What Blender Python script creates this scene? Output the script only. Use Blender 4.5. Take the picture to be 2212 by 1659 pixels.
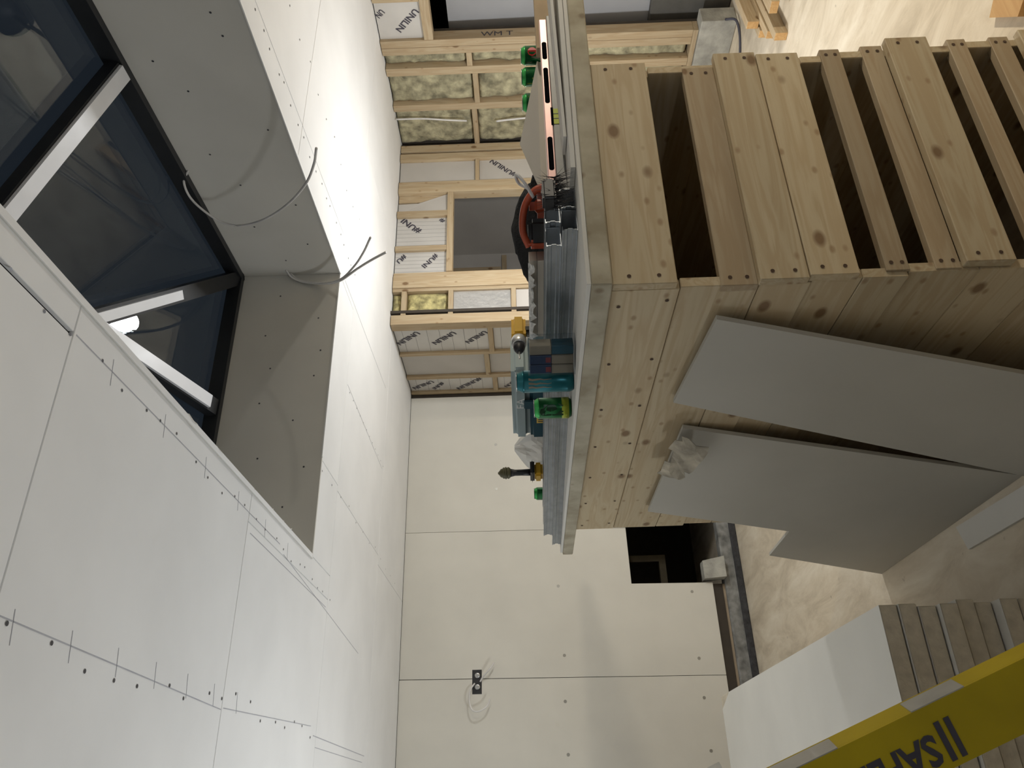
import bpy, bmesh, math, random
from mathutils import Vector, Matrix, noise

random.seed(7)
scn = bpy.context.scene
COL = scn.collection
for o in list(bpy.data.objects):
    bpy.data.objects.remove(o)

# ------------------------------------------------------------------ camera
# x runs right and away along the crate front, y away along its left side, z up
HC = 1.66
yaw, pitch, roll = math.radians(28.31), math.radians(0.73), math.radians(1.895)
fw = Vector((math.sin(yaw) * math.cos(pitch), math.cos(yaw) * math.cos(pitch), math.sin(pitch)))
rt = Vector((math.cos(yaw), -math.sin(yaw), 0))
dn = fw.cross(rt)
rt2 = math.cos(roll) * rt + math.sin(roll) * dn
dn2 = -math.sin(roll) * rt + math.cos(roll) * dn
cam_d = bpy.data.cameras.new('camera')
cam = bpy.data.objects.new('camera', cam_d)
COL.objects.link(cam)
M = Matrix((dn2, rt2, -fw)).transposed().to_4x4()     # the phone was held sideways
M.translation = (0, 0, HC)
cam.matrix_world = M
cam_d.sensor_width = 36
cam_d.lens = 36 * 1686 / 2212
cam_d.clip_start = 0.05
scn.camera = cam

# ------------------------------------------------------------------ night sky, lamps, exposure
w = bpy.data.worlds.new('night')
scn.world = w
w.use_nodes = True
w.node_tree.nodes['Background'].inputs[0].default_value = (0.10, 0.13, 0.18, 1)
w.node_tree.nodes['Background'].inputs[1].default_value = 0.085
scn.view_settings.view_transform = 'Standard'
scn.view_settings.look = 'None'
scn.view_settings.gamma = 1
scn.view_settings.use_curve_mapping = False
scn.view_settings.exposure = 0.5

LAMP = Vector((3.22, 3.62, 1.30))        # round site lamp on a tripod behind the crate
FILL_LEFT = Vector((-1.05, 3.6, 0.28))       # added fill light, unseen left of the board stack, lifts the ceiling
FILL_LEFT_DIR = Vector((0.35, -0.15, 1.0)).normalized()
LAMP2 = Vector((4.2, -0.1, 1.85))        # tripod lamp to the right of the picture
LAMP2_DIR = Vector((-0.42, 0.6, -0.70)).normalized()
FILL_BACK = Vector((0.1, -0.9, 1.15))        # added fill light behind the viewer for soft bounce
FILL_BACK_DIR = Vector((0.1, 0.35, 1.0)).normalized()


def lamp_light(name, pos, d, power, size, color, spread=180, parent=None):
    L = bpy.data.lights.new(name, 'AREA')
    L.shape = 'DISK'
    L.size = size
    L.energy = power
    L.color = color
    L.spread = math.radians(spread)
    o = bpy.data.objects.new(name, L)
    COL.objects.link(o)
    o.matrix_world = Matrix.Translation(pos) @ d.to_track_quat('-Z', 'Y').to_matrix().to_4x4()
    return o


L = bpy.data.lights.new('site_lamp_glow', 'POINT')
L.energy = 85
L.shadow_soft_size = 0.08
L.color = (0.97, 0.99, 1.0)
o = bpy.data.objects.new('site_lamp_glow', L)
COL.objects.link(o)
o.location = LAMP
lamp_light('second_work_light_flood', LAMP2 + LAMP2_DIR * 0.02, LAMP2_DIR, 26, 0.16, (1.0, 0.88, 0.68), 120)
lamp_light('added_fill_behind_viewer', FILL_BACK + FILL_BACK_DIR * 0.02, FILL_BACK_DIR, 4, 0.60, (0.95, 0.98, 1.0), 170)
lamp_light('added_fill_left', FILL_LEFT + FILL_LEFT_DIR * 0.02, FILL_LEFT_DIR, 27, 0.80, (0.93, 0.97, 1.0), 170)


# ------------------------------------------------------------------ materials
def new_mat(name):
    m = bpy.data.materials.new(name)
    m.use_nodes = True
    return m, m.node_tree.nodes, m.node_tree.links, m.node_tree.nodes['Principled BSDF']


def rgba(c):
    return (c[0], c[1], c[2], 1)


def s(c):
    """sRGB 0-255 to linear"""
    return tuple(((v / 255) / 12.92 if v / 255 <= 0.04045 else ((v / 255 + 0.055) / 1.055) ** 2.4) for v in c)


def plain(name, c, rough=0.6, metal=0.0, amt=0.12, scale=12.0, bump=0.0, bscale=80.0, spec=0.5):
    m, n, l, b = new_mat(name)
    tc = n.new('ShaderNodeTexCoord')
    no = n.new('ShaderNodeTexNoise')
    no.inputs['Scale'].default_value = scale
    no.inputs['Detail'].default_value = 5
    l.new(tc.outputs['Object'], no.inputs['Vector'])
    cr = n.new('ShaderNodeValToRGB')
    cr.color_ramp.elements[0].position = 0.3
    cr.color_ramp.elements[1].position = 0.7
    cr.color_ramp.elements[0].color = rgba([v * (1 - amt) for v in c])
    cr.color_ramp.elements[1].color = rgba([min(1, v * (1 + amt)) for v in c])
    l.new(no.outputs['Fac'], cr.inputs[0])
    l.new(cr.outputs[0], b.inputs['Base Color'])
    b.inputs['Roughness'].default_value = rough
    b.inputs['Metallic'].default_value = metal
    b.inputs['Specular IOR Level'].default_value = spec
    if bump:
        n2 = n.new('ShaderNodeTexNoise')
        n2.inputs['Scale'].default_value = bscale
        n2.inputs['Detail'].default_value = 4
        l.new(tc.outputs['Object'], n2.inputs['Vector'])
        bp = n.new('ShaderNodeBump')
        bp.inputs['Strength'].default_value = bump
        bp.inputs['Distance'].default_value = 0.01
        l.new(n2.outputs['Fac'], bp.inputs['Height'])
        l.new(bp.outputs[0], b.inputs['Normal'])
    return m


def wood(name, axis, c0, c1, knot=(0.16, 0.085, 0.035), kthr=0.085, rough=0.62, kscale=6.0):
    """grain runs along axis (0,1,2) of the object"""
    m, n, l, b = new_mat(name)
    tc = n.new('ShaderNodeTexCoord')
    oi = n.new('ShaderNodeObjectInfo')
    mul = n.new('ShaderNodeMath')
    mul.operation = 'MULTIPLY'
    mul.inputs[1].default_value = 37.0
    l.new(oi.outputs['Random'], mul.inputs[0])
    add = n.new('ShaderNodeVectorMath')
    add.operation = 'ADD'
    l.new(tc.outputs['Object'], add.inputs[0])
    l.new(mul.outputs[0], add.inputs[1])
    mp = n.new('ShaderNodeMapping')
    sc = [16.0, 16.0, 16.0]
    sc[axis] = 1.1
    mp.inputs['Scale'].default_value = sc
    l.new(add.outputs[0], mp.inputs['Vector'])
    no = n.new('ShaderNodeTexNoise')
    no.inputs['Scale'].default_value = 1.6
    no.inputs['Detail'].default_value = 6
    no.inputs['Distortion'].default_value = 0.7
    l.new(mp.outputs[0], no.inputs['Vector'])
    wv = n.new('ShaderNodeMath')
    wv.operation = 'MULTIPLY'
    wv.inputs[1].default_value = 26
    l.new(no.outputs['Fac'], wv.inputs[0])
    sn = n.new('ShaderNodeMath')
    sn.operation = 'SINE'
    l.new(wv.outputs[0], sn.inputs[0])
    mr = n.new('ShaderNodeMapRange')
    mr.inputs[1].default_value = -1
    mr.inputs[2].default_value = 1
    mr.inputs[3].default_value = 0.0
    mr.inputs[4].default_value = 1.0
    l.new(sn.outputs[0], mr.inputs[0])
    mix0 = n.new('ShaderNodeMix')
    mix0.data_type = 'RGBA'
    l.new(no.outputs['Fac'], mix0.inputs['Factor'])
    mix0.inputs[6].default_value = rgba(c0)
    mix0.inputs[7].default_value = rgba(c1)
    mixg = n.new('ShaderNodeMix')
    mixg.data_type = 'RGBA'
    mixg.blend_type = 'MULTIPLY'
    mg = n.new('ShaderNodeMath')
    mg.operation = 'MULTIPLY'
    mg.inputs[1].default_value = 0.32
    l.new(mr.outputs[0], mg.inputs[0])
    l.new(mg.outputs[0], mixg.inputs['Factor'])
    l.new(mix0.outputs[2], mixg.inputs[6])
    mixg.inputs[7].default_value = (0.62, 0.46, 0.28, 1)
    # knots
    mk = n.new('ShaderNodeMapping')
    ks = [kscale, kscale, kscale]
    ks[axis] = kscale * 0.6
    mk.inputs['Scale'].default_value = ks
    l.new(add.outputs[0], mk.inputs['Vector'])
    vo = n.new('ShaderNodeTexVoronoi')
    vo.inputs['Scale'].default_value = 1.0
    l.new(mk.outputs[0], vo.inputs['Vector'])
    kr = n.new('ShaderNodeMapRange')
    kr.inputs[1].default_value = kthr
    kr.inputs[2].default_value = kthr * 1.9
    kr.inputs[3].default_value = 0.85
    kr.inputs[4].default_value = 0.0
    l.new(vo.outputs['Distance'], kr.inputs[0])
    mixk = n.new('ShaderNodeMix')
    mixk.data_type = 'RGBA'
    l.new(kr.outputs[0], mixk.inputs['Factor'])
    l.new(mixg.outputs[2], mixk.inputs[6])
    mixk.inputs[7].default_value = rgba(knot)
    v2 = n.new('ShaderNodeTexVoronoi')
    v2.inputs['Scale'].default_value = 2.3
    l.new(mk.outputs[0], v2.inputs['Vector'])
    k2 = n.new('ShaderNodeMapRange')
    k2.inputs[1].default_value = kthr * 0.9
    k2.inputs[2].default_value = kthr * 2.2
    k2.inputs[3].default_value = 0.55
    k2.inputs[4].default_value = 0.0
    l.new(v2.outputs['Distance'], k2.inputs[0])
    mixs = n.new('ShaderNodeMix')
    mixs.data_type = 'RGBA'
    l.new(k2.outputs[0], mixs.inputs['Factor'])
    l.new(mixk.outputs[2], mixs.inputs[6])
    mixs.inputs[7].default_value = rgba((knot[0] * 1.4, knot[1] * 1.4, knot[2] * 1.4))
    # small tone shift from plank to plank
    hs = n.new('ShaderNodeHueSaturation')
    hv = n.new('ShaderNodeMapRange')
    hv.inputs[3].default_value = 0.88
    hv.inputs[4].default_value = 1.1
    l.new(oi.outputs['Random'], hv.inputs[0])
    l.new(hv.outputs[0], hs.inputs['Value'])
    l.new(mixs.outputs[2], hs.inputs['Color'])
    l.new(hs.outputs[0], b.inputs['Base Color'])
    b.inputs['Roughness'].default_value = rough
    b.inputs['Specular IOR Level'].default_value = 0.3
    bp = n.new('ShaderNodeBump')
    bp.inputs['Strength'].default_value = 0.15
    bp.inputs['Distance'].default_value = 0.002
    l.new(no.outputs['Fac'], bp.inputs['Height'])
    l.new(bp.outputs[0], b.inputs['Normal'])
    return m


PINE0, PINE1 = (0.43, 0.335, 0.21), (0.53, 0.425, 0.285)
PLK0, PLK1 = (0.45, 0.365, 0.235), (0.58, 0.485, 0.33)
STUD = [wood('pine_stud_' + 'xyz'[a], a, PINE0, PINE1, kthr=0.06) for a in range(3)]
PLANK = [wood('crate_pine_' + 'xyz'[a], a, PLK0, PLK1, kthr=0.085, kscale=9.0) for a in range(3)]
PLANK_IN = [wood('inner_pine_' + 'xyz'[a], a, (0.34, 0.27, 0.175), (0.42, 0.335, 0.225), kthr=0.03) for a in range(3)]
CUTWOOD = wood('sawn_end_wood', 0, (0.55, 0.33, 0.14), (0.66, 0.43, 0.2), kthr=0.02)


def board_mat(name, c, amt=0.035, blot=0.10):
    """plasterboard paper with faint stains"""
    m, n, l, b = new_mat(name)
    tc = n.new('ShaderNodeTexCoord')
    no = n.new('ShaderNodeTexNoise')
    no.inputs['Scale'].default_value = 2.2
    no.inputs['Detail'].default_value = 6
    l.new(tc.outputs['Object'], no.inputs['Vector'])
    cr = n.new('ShaderNodeValToRGB')
    cr.color_ramp.elements[0].position = 0.35
    cr.color_ramp.elements[1].position = 0.65
    cr.color_ramp.elements[0].color = rgba([v * (1 - amt) for v in c])
    cr.color_ramp.elements[1].color = rgba([min(1, v * (1 + amt)) for v in c])
    l.new(no.outputs['Fac'], cr.inputs[0])
    n2 = n.new('ShaderNodeTexNoise')
    n2.inputs['Scale'].default_value = 5.5
    n2.inputs['Detail'].default_value = 3
    l.new(tc.outputs['Object'], n2.inputs['Vector'])
    mr = n.new('ShaderNodeMapRange')
    mr.inputs[1].default_value = 0.70
    mr.inputs[2].default_value = 0.80
    mr.inputs[4].default_value = blot * 3
    l.new(n2.outputs['Fac'], mr.inputs[0])
    mx = n.new('ShaderNodeMix')
    mx.data_type = 'RGBA'
    l.new(mr.outputs[0], mx.inputs['Factor'])
    l.new(cr.outputs[0], mx.inputs[6])
    mx.inputs[7].default_value = rgba((c[0] * 0.86, c[1] * 0.8, c[2] * 0.7))
    l.new(mx.outputs[2], b.inputs['Base Color'])
    b.inputs['Roughness'].default_value = 0.8
    b.inputs['Specular IOR Level'].default_value = 0.2
    return m


CEILB = board_mat('ceiling_plasterboard', (0.79, 0.785, 0.775), blot=0.03)
WALLB = board_mat('wall_plasterboard', (0.66, 0.635, 0.57), blot=0.06)
GREYB = board_mat('plasterboard_grey_paper', (0.46, 0.44, 0.39), blot=0.02)
LIGHTB = board_mat('plasterboard_white_paper', (0.66, 0.64, 0.59), blot=0.02)
OFFB = board_mat('plasterboard_offcut_paper', (0.58, 0.53, 0.45), blot=0.1)
EDGEB = plain('board_edge_core', (0.64, 0.57, 0.45), 0.9, amt=0.14, scale=25, bump=0.4, bscale=60)
GYPSUM = plain('gypsum_core', (0.72, 0.70, 0.66), 0.9, amt=0.12, scale=40, bump=0.5, bscale=90)
BROWNP = plain('brown_board_paper', (0.34, 0.27, 0.19), 0.85)
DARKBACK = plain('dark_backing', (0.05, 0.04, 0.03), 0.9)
PENCIL = plain('pencil_mark', (0.42, 0.42, 0.45), 0.7)
MATTEB = plain('matte_black', (0.006, 0.006, 0.007), 0.95, spec=0.0)
SCREWM = plain('screw_head_metal', (0.10, 0.10, 0.11), 0.4, 0.6)
HOLEM = plain('dark_nail_hole', (0.06, 0.03, 0.015), 0.8)


def floor_mat():
    m, n, l, b = new_mat('screed_floor')
    tc = n.new('ShaderNodeTexCoord')
    mp = n.new('ShaderNodeMapping')
    mp.inputs['Scale'].default_value = (3.0, 1.0, 1.0)
    l.new(tc.outputs['Object'], mp.inputs['Vector'])
    no = n.new('ShaderNodeTexNoise')
    no.inputs['Scale'].default_value = 2.2
    no.inputs['Detail'].default_value = 9
    no.inputs['Roughness'].default_value = 0.65
    no.inputs['Distortion'].default_value = 0.5
    l.new(mp.outputs[0], no.inputs['Vector'])
    cr = n.new('ShaderNodeValToRGB')
    e = cr.color_ramp.elements
    e[0].position, e[0].color = 0.32, (0.46, 0.39, 0.29, 1)
    e[1].position, e[1].color = 0.70, (0.72, 0.65, 0.53, 1)
    k = e.new(0.5)
    k.color = (0.61, 0.53, 0.41, 1)
    l.new(no.outputs['Fac'], cr.inputs[0])
    n2 = n.new('ShaderNodeTexNoise')
    n2.inputs['Scale'].default_value = 17
    n2.inputs['Detail'].default_value = 3
    l.new(tc.outputs['Object'], n2.inputs['Vector'])
    mr = n.new('ShaderNodeMapRange')
    mr.inputs[1].default_value = 0.70
    mr.inputs[2].default_value = 0.77
    mr.inputs[4].default_value = 0.6
    l.new(n2.outputs['Fac'], mr.inputs[0])
    mx = n.new('ShaderNodeMix')
    mx.data_type = 'RGBA'
    l.new(mr.outputs[0], mx.inputs['Factor'])
    l.new(cr.outputs[0], mx.inputs[6])
    mx.inputs[7].default_value = (0.22, 0.18, 0.13, 1)
    l.new(mx.outputs[2], b.inputs['Base Color'])
    b.inputs['Roughness'].default_value = 0.75
    bp = n.new('ShaderNodeBump')
    bp.inputs['Strength'].default_value = 0.3
    bp.inputs['Distance'].default_value = 0.01
    l.new(no.outputs['Fac'], bp.inputs['Height'])
    l.new(bp.outputs[0], b.inputs['Normal'])
    return m


FLOORM = floor_mat()
CONC = plain('kerb_concrete', (0.20, 0.20, 0.19), 0.85, amt=0.5, scale=14, bump=0.5, bscale=50)
CONCL = plain('plinth_concrete', (0.36, 0.35, 0.31), 0.85, amt=0.3, scale=9, bump=0.3, bscale=50)
BLACKDPC = plain('bitumen_strip', (0.03, 0.03, 0.033), 0.7, amt=0.5, scale=30, bump=0.5)
ROCK = plain('rock_wool_fibre', (0.34, 0.31, 0.20), 0.95, amt=0.5, scale=14, bump=1.0, bscale=38)
ROCKB = plain('rock_wool_olive', (0.40, 0.35, 0.16), 0.95, amt=0.6, scale=22, bump=1.0, bscale=45)
FOIL = plain('foil_facing', (0.62, 0.60, 0.57), 0.42, 0.35, amt=0.06, scale=4, bump=0.06, bscale=14)
FOILB = plain('crinkled_bright_foil', (0.72, 0.72, 0.72), 0.28, 0.75, amt=0.06, scale=8, bump=0.5, bscale=22)
GREYP = plain('grey_vapour_board', (0.50, 0.47, 0.43), 0.6, amt=0.06, scale=3)
INK = plain('printed_ink', (0.05, 0.045, 0.06), 0.6)
GRIDINK = plain('faint_grid_ink', (0.28, 0.27, 0.26), 0.6)
STEEL = plain('galvanised_steel', (0.42, 0.45, 0.48), 0.34, 0.85, amt=0.12, scale=30)
ALU = plain('mill_aluminium', (0.62, 0.62, 0.60), 0.38, 0.8, amt=0.1, scale=20)
WHITEALU = plain('white_coated_rafter', (0.80, 0.80, 0.82), 0.35, 0.0, amt=0.03)
BLACKALU = plain('anthracite_frame', (0.015, 0.016, 0.018), 0.4, 0.0, amt=0.2)
CABLEM = plain('grey_cable_sheath', (0.68, 0.66, 0.64), 0.45)
CABLED = plain('dark_cable_sheath', (0.05, 0.05, 0.07), 0.5)
BLACKP = plain('black_plastic', (0.018, 0.018, 0.02), 0.45)
BLACKCLOTH = plain('black_cloth', (0.012, 0.012, 0.013), 0.85, amt=0.4, scale=25, bump=0.4, bscale=120)
ORANGE = plain('red_orange_plastic', (0.42, 0.07, 0.025), 0.45)
YELLOWT = plain('tool_yellow', (0.72, 0.42, 0.03), 0.4)
FIBREY = plain('yellow_fibreglass', (0.40, 0.30, 0.006), 0.42, amt=0.1, scale=9)
TEALC = plain('teal_can', (0.012, 0.14, 0.17), 0.3, 0.5, amt=0.15, scale=20)
TEALL = plain('pale_teal_lid', (0.36, 0.44, 0.45), 0.5, amt=0.05)
TEALD = plain('dark_teal_plastic', (0.012, 0.06, 0.085), 0.45, amt=0.15)
GREENC = plain('can_green', (0.012, 0.13, 0.035), 0.28, 0.55, amt=0.1, scale=30)
GREENL = plain('can_light_green', (0.05, 0.42, 0.10), 0.28, 0.45, amt=0.1, scale=30)
LIME = plain('can_lime', (0.32, 0.38, 0.03), 0.3, 0.4, amt=0.1)
DGREEN = plain('can_lettering_green', (0.012, 0.05, 0.02), 0.35, 0.3)
REDP = plain('red_print', (0.5, 0.02, 0.02), 0.4)
DRED = plain('dark_red_print', (0.16, 0.012, 0.02), 0.5)
NAVY = plain('navy_print', (0.006, 0.03, 0.09), 0.35, 0.2)
TEALB = plain('teal_blue_print', (0.008, 0.07, 0.11), 0.35, 0.2)
TANP = plain('tan_grey_print', (0.21, 0.18, 0.13), 0.5)
SILV = plain('can_silver_end', (0.6, 0.6, 0.6), 0.3, 0.9)
PINK = plain('rose_anodised_aluminium', (0.80, 0.52, 0.47), 0.35, 0.5, amt=0.06)
LEVELG = plain('level_grey_coat', (0.26, 0.26, 0.25), 0.5, 0.3)
VIALM = plain('yellow_green_vial', (0.55, 0.62, 0.05), 0.25)
WHITEP = plain('white_paint_mark', (0.85, 0.85, 0.84), 0.6)
LABELY = plain('yellow_label', (0.70, 0.48, 0.10), 0.6)
OLIVE = plain('olive_rubber', (0.09, 0.08, 0.035), 0.5)
TIMBERM = CUTWOOD
GREENW = plain('green_film', (0.05, 0.10, 0.06), 0.5)
CARDB = plain('brown_wood_offcut', (0.42, 0.31, 0.19), 0.8, amt=0.1)


def slab_mat():
    m, n, l, b = new_mat('dirty_worktop_board')
    tc = n.new('ShaderNodeTexCoord')
    no = n.new('ShaderNodeTexNoise')
    no.inputs['Scale'].default_value = 9
    no.inputs['Detail'].default_value = 8
    l.new(tc.outputs['Object'], no.inputs['Vector'])
    cr = n.new('ShaderNodeValToRGB')
    e = cr.color_ramp.elements
    e[0].position, e[0].color = 0.34, (0.30, 0.26, 0.18, 1)
    e[1].position, e[1].color = 0.62, (0.47, 0.43, 0.33, 1)
    l.new(no.outputs['Fac'], cr.inputs[0])
    vo = n.new('ShaderNodeTexVoronoi')
    vo.inputs['Scale'].default_value = 14
    l.new(tc.outputs['Object'], vo.inputs['Vector'])
    mr = n.new('ShaderNodeMapRange')
    mr.inputs[1].default_value = 0.10
    mr.inputs[2].default_value = 0.20
    mr.inputs[3].default_value = 0.7
    mr.inputs[4].default_value = 0.0
    l.new(vo.outputs['Distance'], mr.inputs[0])
    mx = n.new('ShaderNodeMix')
    mx.data_type = 'RGBA'
    l.new(mr.outputs[0], mx.inputs['Factor'])
    l.new(cr.outputs[0], mx.inputs[6])
    mx.inputs[7].default_value = (0.17, 0.12, 0.07, 1)
    l.new(mx.outputs[2], b.inputs['Base Color'])
    b.inputs['Roughness'].default_value = 0.8
    return m


SLABM = slab_mat()


def glass_mat(name, tint, ior=1.5, rough=0.0):
    """thin glass: fresnel mix of a clear pass-through and a mirror"""
    m, n, l, b = new_mat(name)
    out = n['Material Output']
    n.remove(b)
    lw = n.new('ShaderNodeLayerWeight')      # Schlick: the same from both sides of the pane
    lw.inputs['Blend'].default_value = 0.5
    pw = n.new('ShaderNodeMath')
    pw.operation = 'POWER'
    pw.inputs[1].default_value = 5.0
    l.new(lw.outputs['Facing'], pw.inputs[0])
    r0 = ((ior - 1) / (ior + 1)) ** 2
    fr = n.new('ShaderNodeMath')
    fr.operation = 'MULTIPLY_ADD'
    fr.inputs[1].default_value = 1 - r0
    fr.inputs[2].default_value = r0
    l.new(pw.outputs[0], fr.inputs[0])
    tr = n.new('ShaderNodeBsdfTransparent')
    tr.inputs[0].default_value = rgba(tint)
    gl = n.new('ShaderNodeBsdfGlossy')
    gl.inputs['Roughness'].default_value = rough
    gl.inputs[0].default_value = (0.9, 0.93, 0.95, 1)
    mx = n.new('ShaderNodeMixShader')
    l.new(fr.outputs[0], mx.inputs[0])
    l.new(tr.outputs[0], mx.inputs[1])
    l.new(gl.outputs[0], mx.inputs[2])
    l.new(mx.outputs[0], out.inputs['Surface'])
    return m


GLASS = glass_mat('skylight_glass', (0.9, 0.93, 0.93), rough=0.0)
CLEARP = glass_mat('clear_plastic', (0.93, 0.94, 0.95), 1.35, rough=0.08)


def bag_mat():
    m, n, l, b = new_mat('thin_white_bag')
    b.inputs['Base Color'].default_value = (0.8, 0.8, 0.78, 1)
    b.inputs['Roughness'].default_value = 0.35
    b.inputs['Alpha'].default_value = 0.62
    no = n.new('ShaderNodeTexNoise')
    no.inputs['Scale'].default_value = 14
    bp = n.new('ShaderNodeBump')
    bp.inputs['Strength'].default_value = 0.6
    l.new(no.outputs['Fac'], bp.inputs['Height'])
    l.new(bp.outputs[0], b.inputs['Normal'])
    return m


BAGM = bag_mat()


def emit_mat(name, c, k):
    m, n, l, b = new_mat(name)
    b.inputs['Emission Color'].default_value = rgba(c)
    b.inputs['Emission Strength'].default_value = k
    return m


LEDM = emit_mat('lit_led_panel', (0.85, 0.93, 1.0), 60)


# ------------------------------------------------------------------ mesh helpers
def link(name, me, mat, parent=None, loc=(0, 0, 0), rot=None):
    o = bpy.data.objects.new(name, me)
    COL.objects.link(o)
    if mat is not None and len(me.materials) == 0:
        me.materials.append(mat)
    o.location = loc
    if rot is not None:
        o.rotation_euler = rot
    if parent is not None:
        o.parent = parent
    return o


def base(parent):
    v = Vector((0, 0, 0))
    while parent is not None:
        v += parent.location
        parent = parent.parent
    return v


BND = {}


def board_at(wall, p):
    """the insulation board of a wall that lies behind point p"""
    for c in wall.children:
        if c.name.startswith('insulation_board'):
            b = BND[c.name]
            if b[0] - .02 <= p[0] <= b[1] + .02 and b[2] - .02 <= p[1] <= b[3] + .02 and b[4] <= p[2] <= b[5]:
                return c
    return wall


def tag(o, label=None, cat=None, group=None, kind=None):
    if label:
        o['label'] = label
    if cat:
        o['category'] = cat
    if group:
        o['group'] = group
    if kind:
        o['kind'] = kind
    return o


def empty(name, loc, label=None, cat=None, group=None, kind=None, rot=None):
    o = bpy.data.objects.new(name, None)
    COL.objects.link(o)
    o.location = loc
    o.empty_display_size = 0.05
    if rot is not None:
        o.rotation_euler = rot
    return tag(o, label, cat, group, kind)


def bm_box(bm, x0, x1, y0, y1, z0, z1, bev=0.0):
    vs = [bm.verts.new((x, y, z)) for x in (x0, x1) for y in (y0, y1) for z in (z0, z1)]
    F = [(0, 1, 3, 2), (4, 6, 7, 5), (0, 4, 5, 1), (2, 3, 7, 6), (0, 2, 6, 4), (1, 5, 7, 3)]
    fs = [bm.faces.new([vs[i] for i in f]) for f in F]
    if bev:
        es = set(e for f in fs for e in f.edges)
        bmesh.ops.bevel(bm, geom=list(es), offset=bev, segments=1, affect='EDGES')


def finish(bm, name, smooth=False):
    bmesh.ops.recalc_face_normals(bm, faces=bm.faces)
    me = bpy.data.meshes.new(name)
    bm.to_mesh(me)
    bm.free()
    if smooth:
        for p in me.polygons:
            p.use_smooth = True
    return me


def box(name, x0, x1, y0, y1, z0, z1, mat, parent=None, bev=0.0, rot=None):
    """world-aligned box with its origin at its middle; parent must be unrotated"""
    c = Vector(((x0 + x1) / 2, (y0 + y1) / 2, (z0 + z1) / 2))
    bm = bmesh.new()
    bm_box(bm, x0 - c.x, x1 - c.x, y0 - c.y, y1 - c.y, z0 - c.z, z1 - c.z, bev)
    o = link(name, finish(bm, name), mat, parent, c - base(parent), rot)
    BND[o.name] = (x0, x1, y0, y1, z0, z1)
    return o


def mbox(name, boxes, mat, parent=None, bev=0.0):
    bm = bmesh.new()
    b0 = base(parent)
    for b in boxes:
        bm_box(bm, b[0] - b0.x, b[1] - b0.x, b[2] - b0.y, b[3] - b0.y, b[4] - b0.z, b[5] - b0.z, bev)
    return link(name, finish(bm, name), mat, parent)


def lathe(name, prof, mat, parent=None, loc=(0, 0, 0), seg=20, rot=None, smooth=True):
    bm = bmesh.new()
    rings = []
    for r, z in prof:
        rings.append([bm.verts.new((r * math.cos(a), r * math.sin(a), z)) for a in [2 * math.pi * i / seg for i in range(seg)]])
    for a, b in zip(rings, rings[1:]):
        for i in range(seg):
            bm.faces.new((a[i], a[(i + 1) % seg], b[(i + 1) % seg], b[i]))
    bm.faces.new(rings[0])
    bm.faces.new(rings[-1])
    me = finish(bm, name)
    if smooth:
        for p in me.polygons:
            p.use_smooth = len(p.vertices) == 4
    return link(name, me, mat, parent, loc, rot)


def catmull(pts, k=6):
    P = [Vector(p) for p in pts]
    P = [P[0] * 2 - P[1]] + P + [P[-1] * 2 - P[-2]]
    out = []
    for i in range(1, len(P) - 2):
        for j in range(k):
            t = j / k
            a, b, c, d = P[i - 1], P[i], P[i + 1], P[i + 2]
            out.append(0.5 * ((2 * b) + (-a + c) * t + (2 * a - 5 * b + 4 * c - d) * t * t + (-a + 3 * b - 3 * c + d) * t ** 3))
    out.append(P[-2])
    return out


def tube(name, pts, r, mat, parent=None, seg=8, smooth_path=True, loc=None):
    P = catmull(pts) if smooth_path else [Vector(p) for p in pts]
    b0 = Vector(loc) if loc is not None else P[0].copy()
    bm = bmesh.new()
    rings = []
    up = Vector((0.3, 0.2, 1)).normalized()
    for i, p in enumerate(P):
        d = (P[min(i + 1, len(P) - 1)] - P[max(i - 1, 0)]).normalized()
        u = d.cross(up)
        if u.length < 1e-3:
            u = d.cross(Vector((1, 0, 0)))
        u.normalize()
        v = d.cross(u)
        rings.append([bm.verts.new(p - b0 + r * (math.cos(a) * u + math.sin(a) * v)) for a in [2 * math.pi * k / seg for k in range(seg)]])
    for a, b in zip(rings, rings[1:]):
        for k in range(seg):
            bm.faces.new((a[k], a[(k + 1) % seg], b[(k + 1) % seg], b[k]))
    bm.faces.new(rings[0])
    bm.faces.new(rings[-1])
    o = link(name, finish(bm, name, True), mat, parent, b0 - base(parent) if loc is None else b0)
    return o


def prism(name, poly, n, t, mat, parent=None, loc=None):
    """planar polygon (world points) pushed back by t along -n"""
    P = [Vector(p) for p in poly]
    n = Vector(n).normalized()
    c = sum(P, Vector()) / len(P) if loc is None else Vector(loc)
    bm = bmesh.new()
    a = [bm.verts.new(p - c) for p in P]
    b = [bm.verts.new(p - c - n * t) for p in P]
    bm.faces.new(a)
    bm.faces.new(list(reversed(b)))
    for i in range(len(P)):
        j = (i + 1) % len(P)
        bm.faces.new((a[i], b[i], b[j], a[j]))
    return link(name, finish(bm, name), mat, parent, c - base(parent))


def text_mesh(body, size, depth=0.0008, extra=0.0):
    cu = bpy.data.curves.new('lettering', 'FONT')
    cu.body = body
    cu.size = size
    cu.extrude = depth
    cu.offset = extra
    cu.resolution_u = 2
    cu.align_x = 'LEFT'
    cu.align_y = 'CENTER'
    o = bpy.data.objects.new('lettering_tmp', cu)
    COL.objects.link(o)
    dg = bpy.context.evaluated_depsgraph_get()
    me = bpy.data.meshes.new_from_object(o.evaluated_get(dg))
    bpy.data.objects.remove(o)
    bpy.data.curves.remove(cu)
    return me


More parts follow.
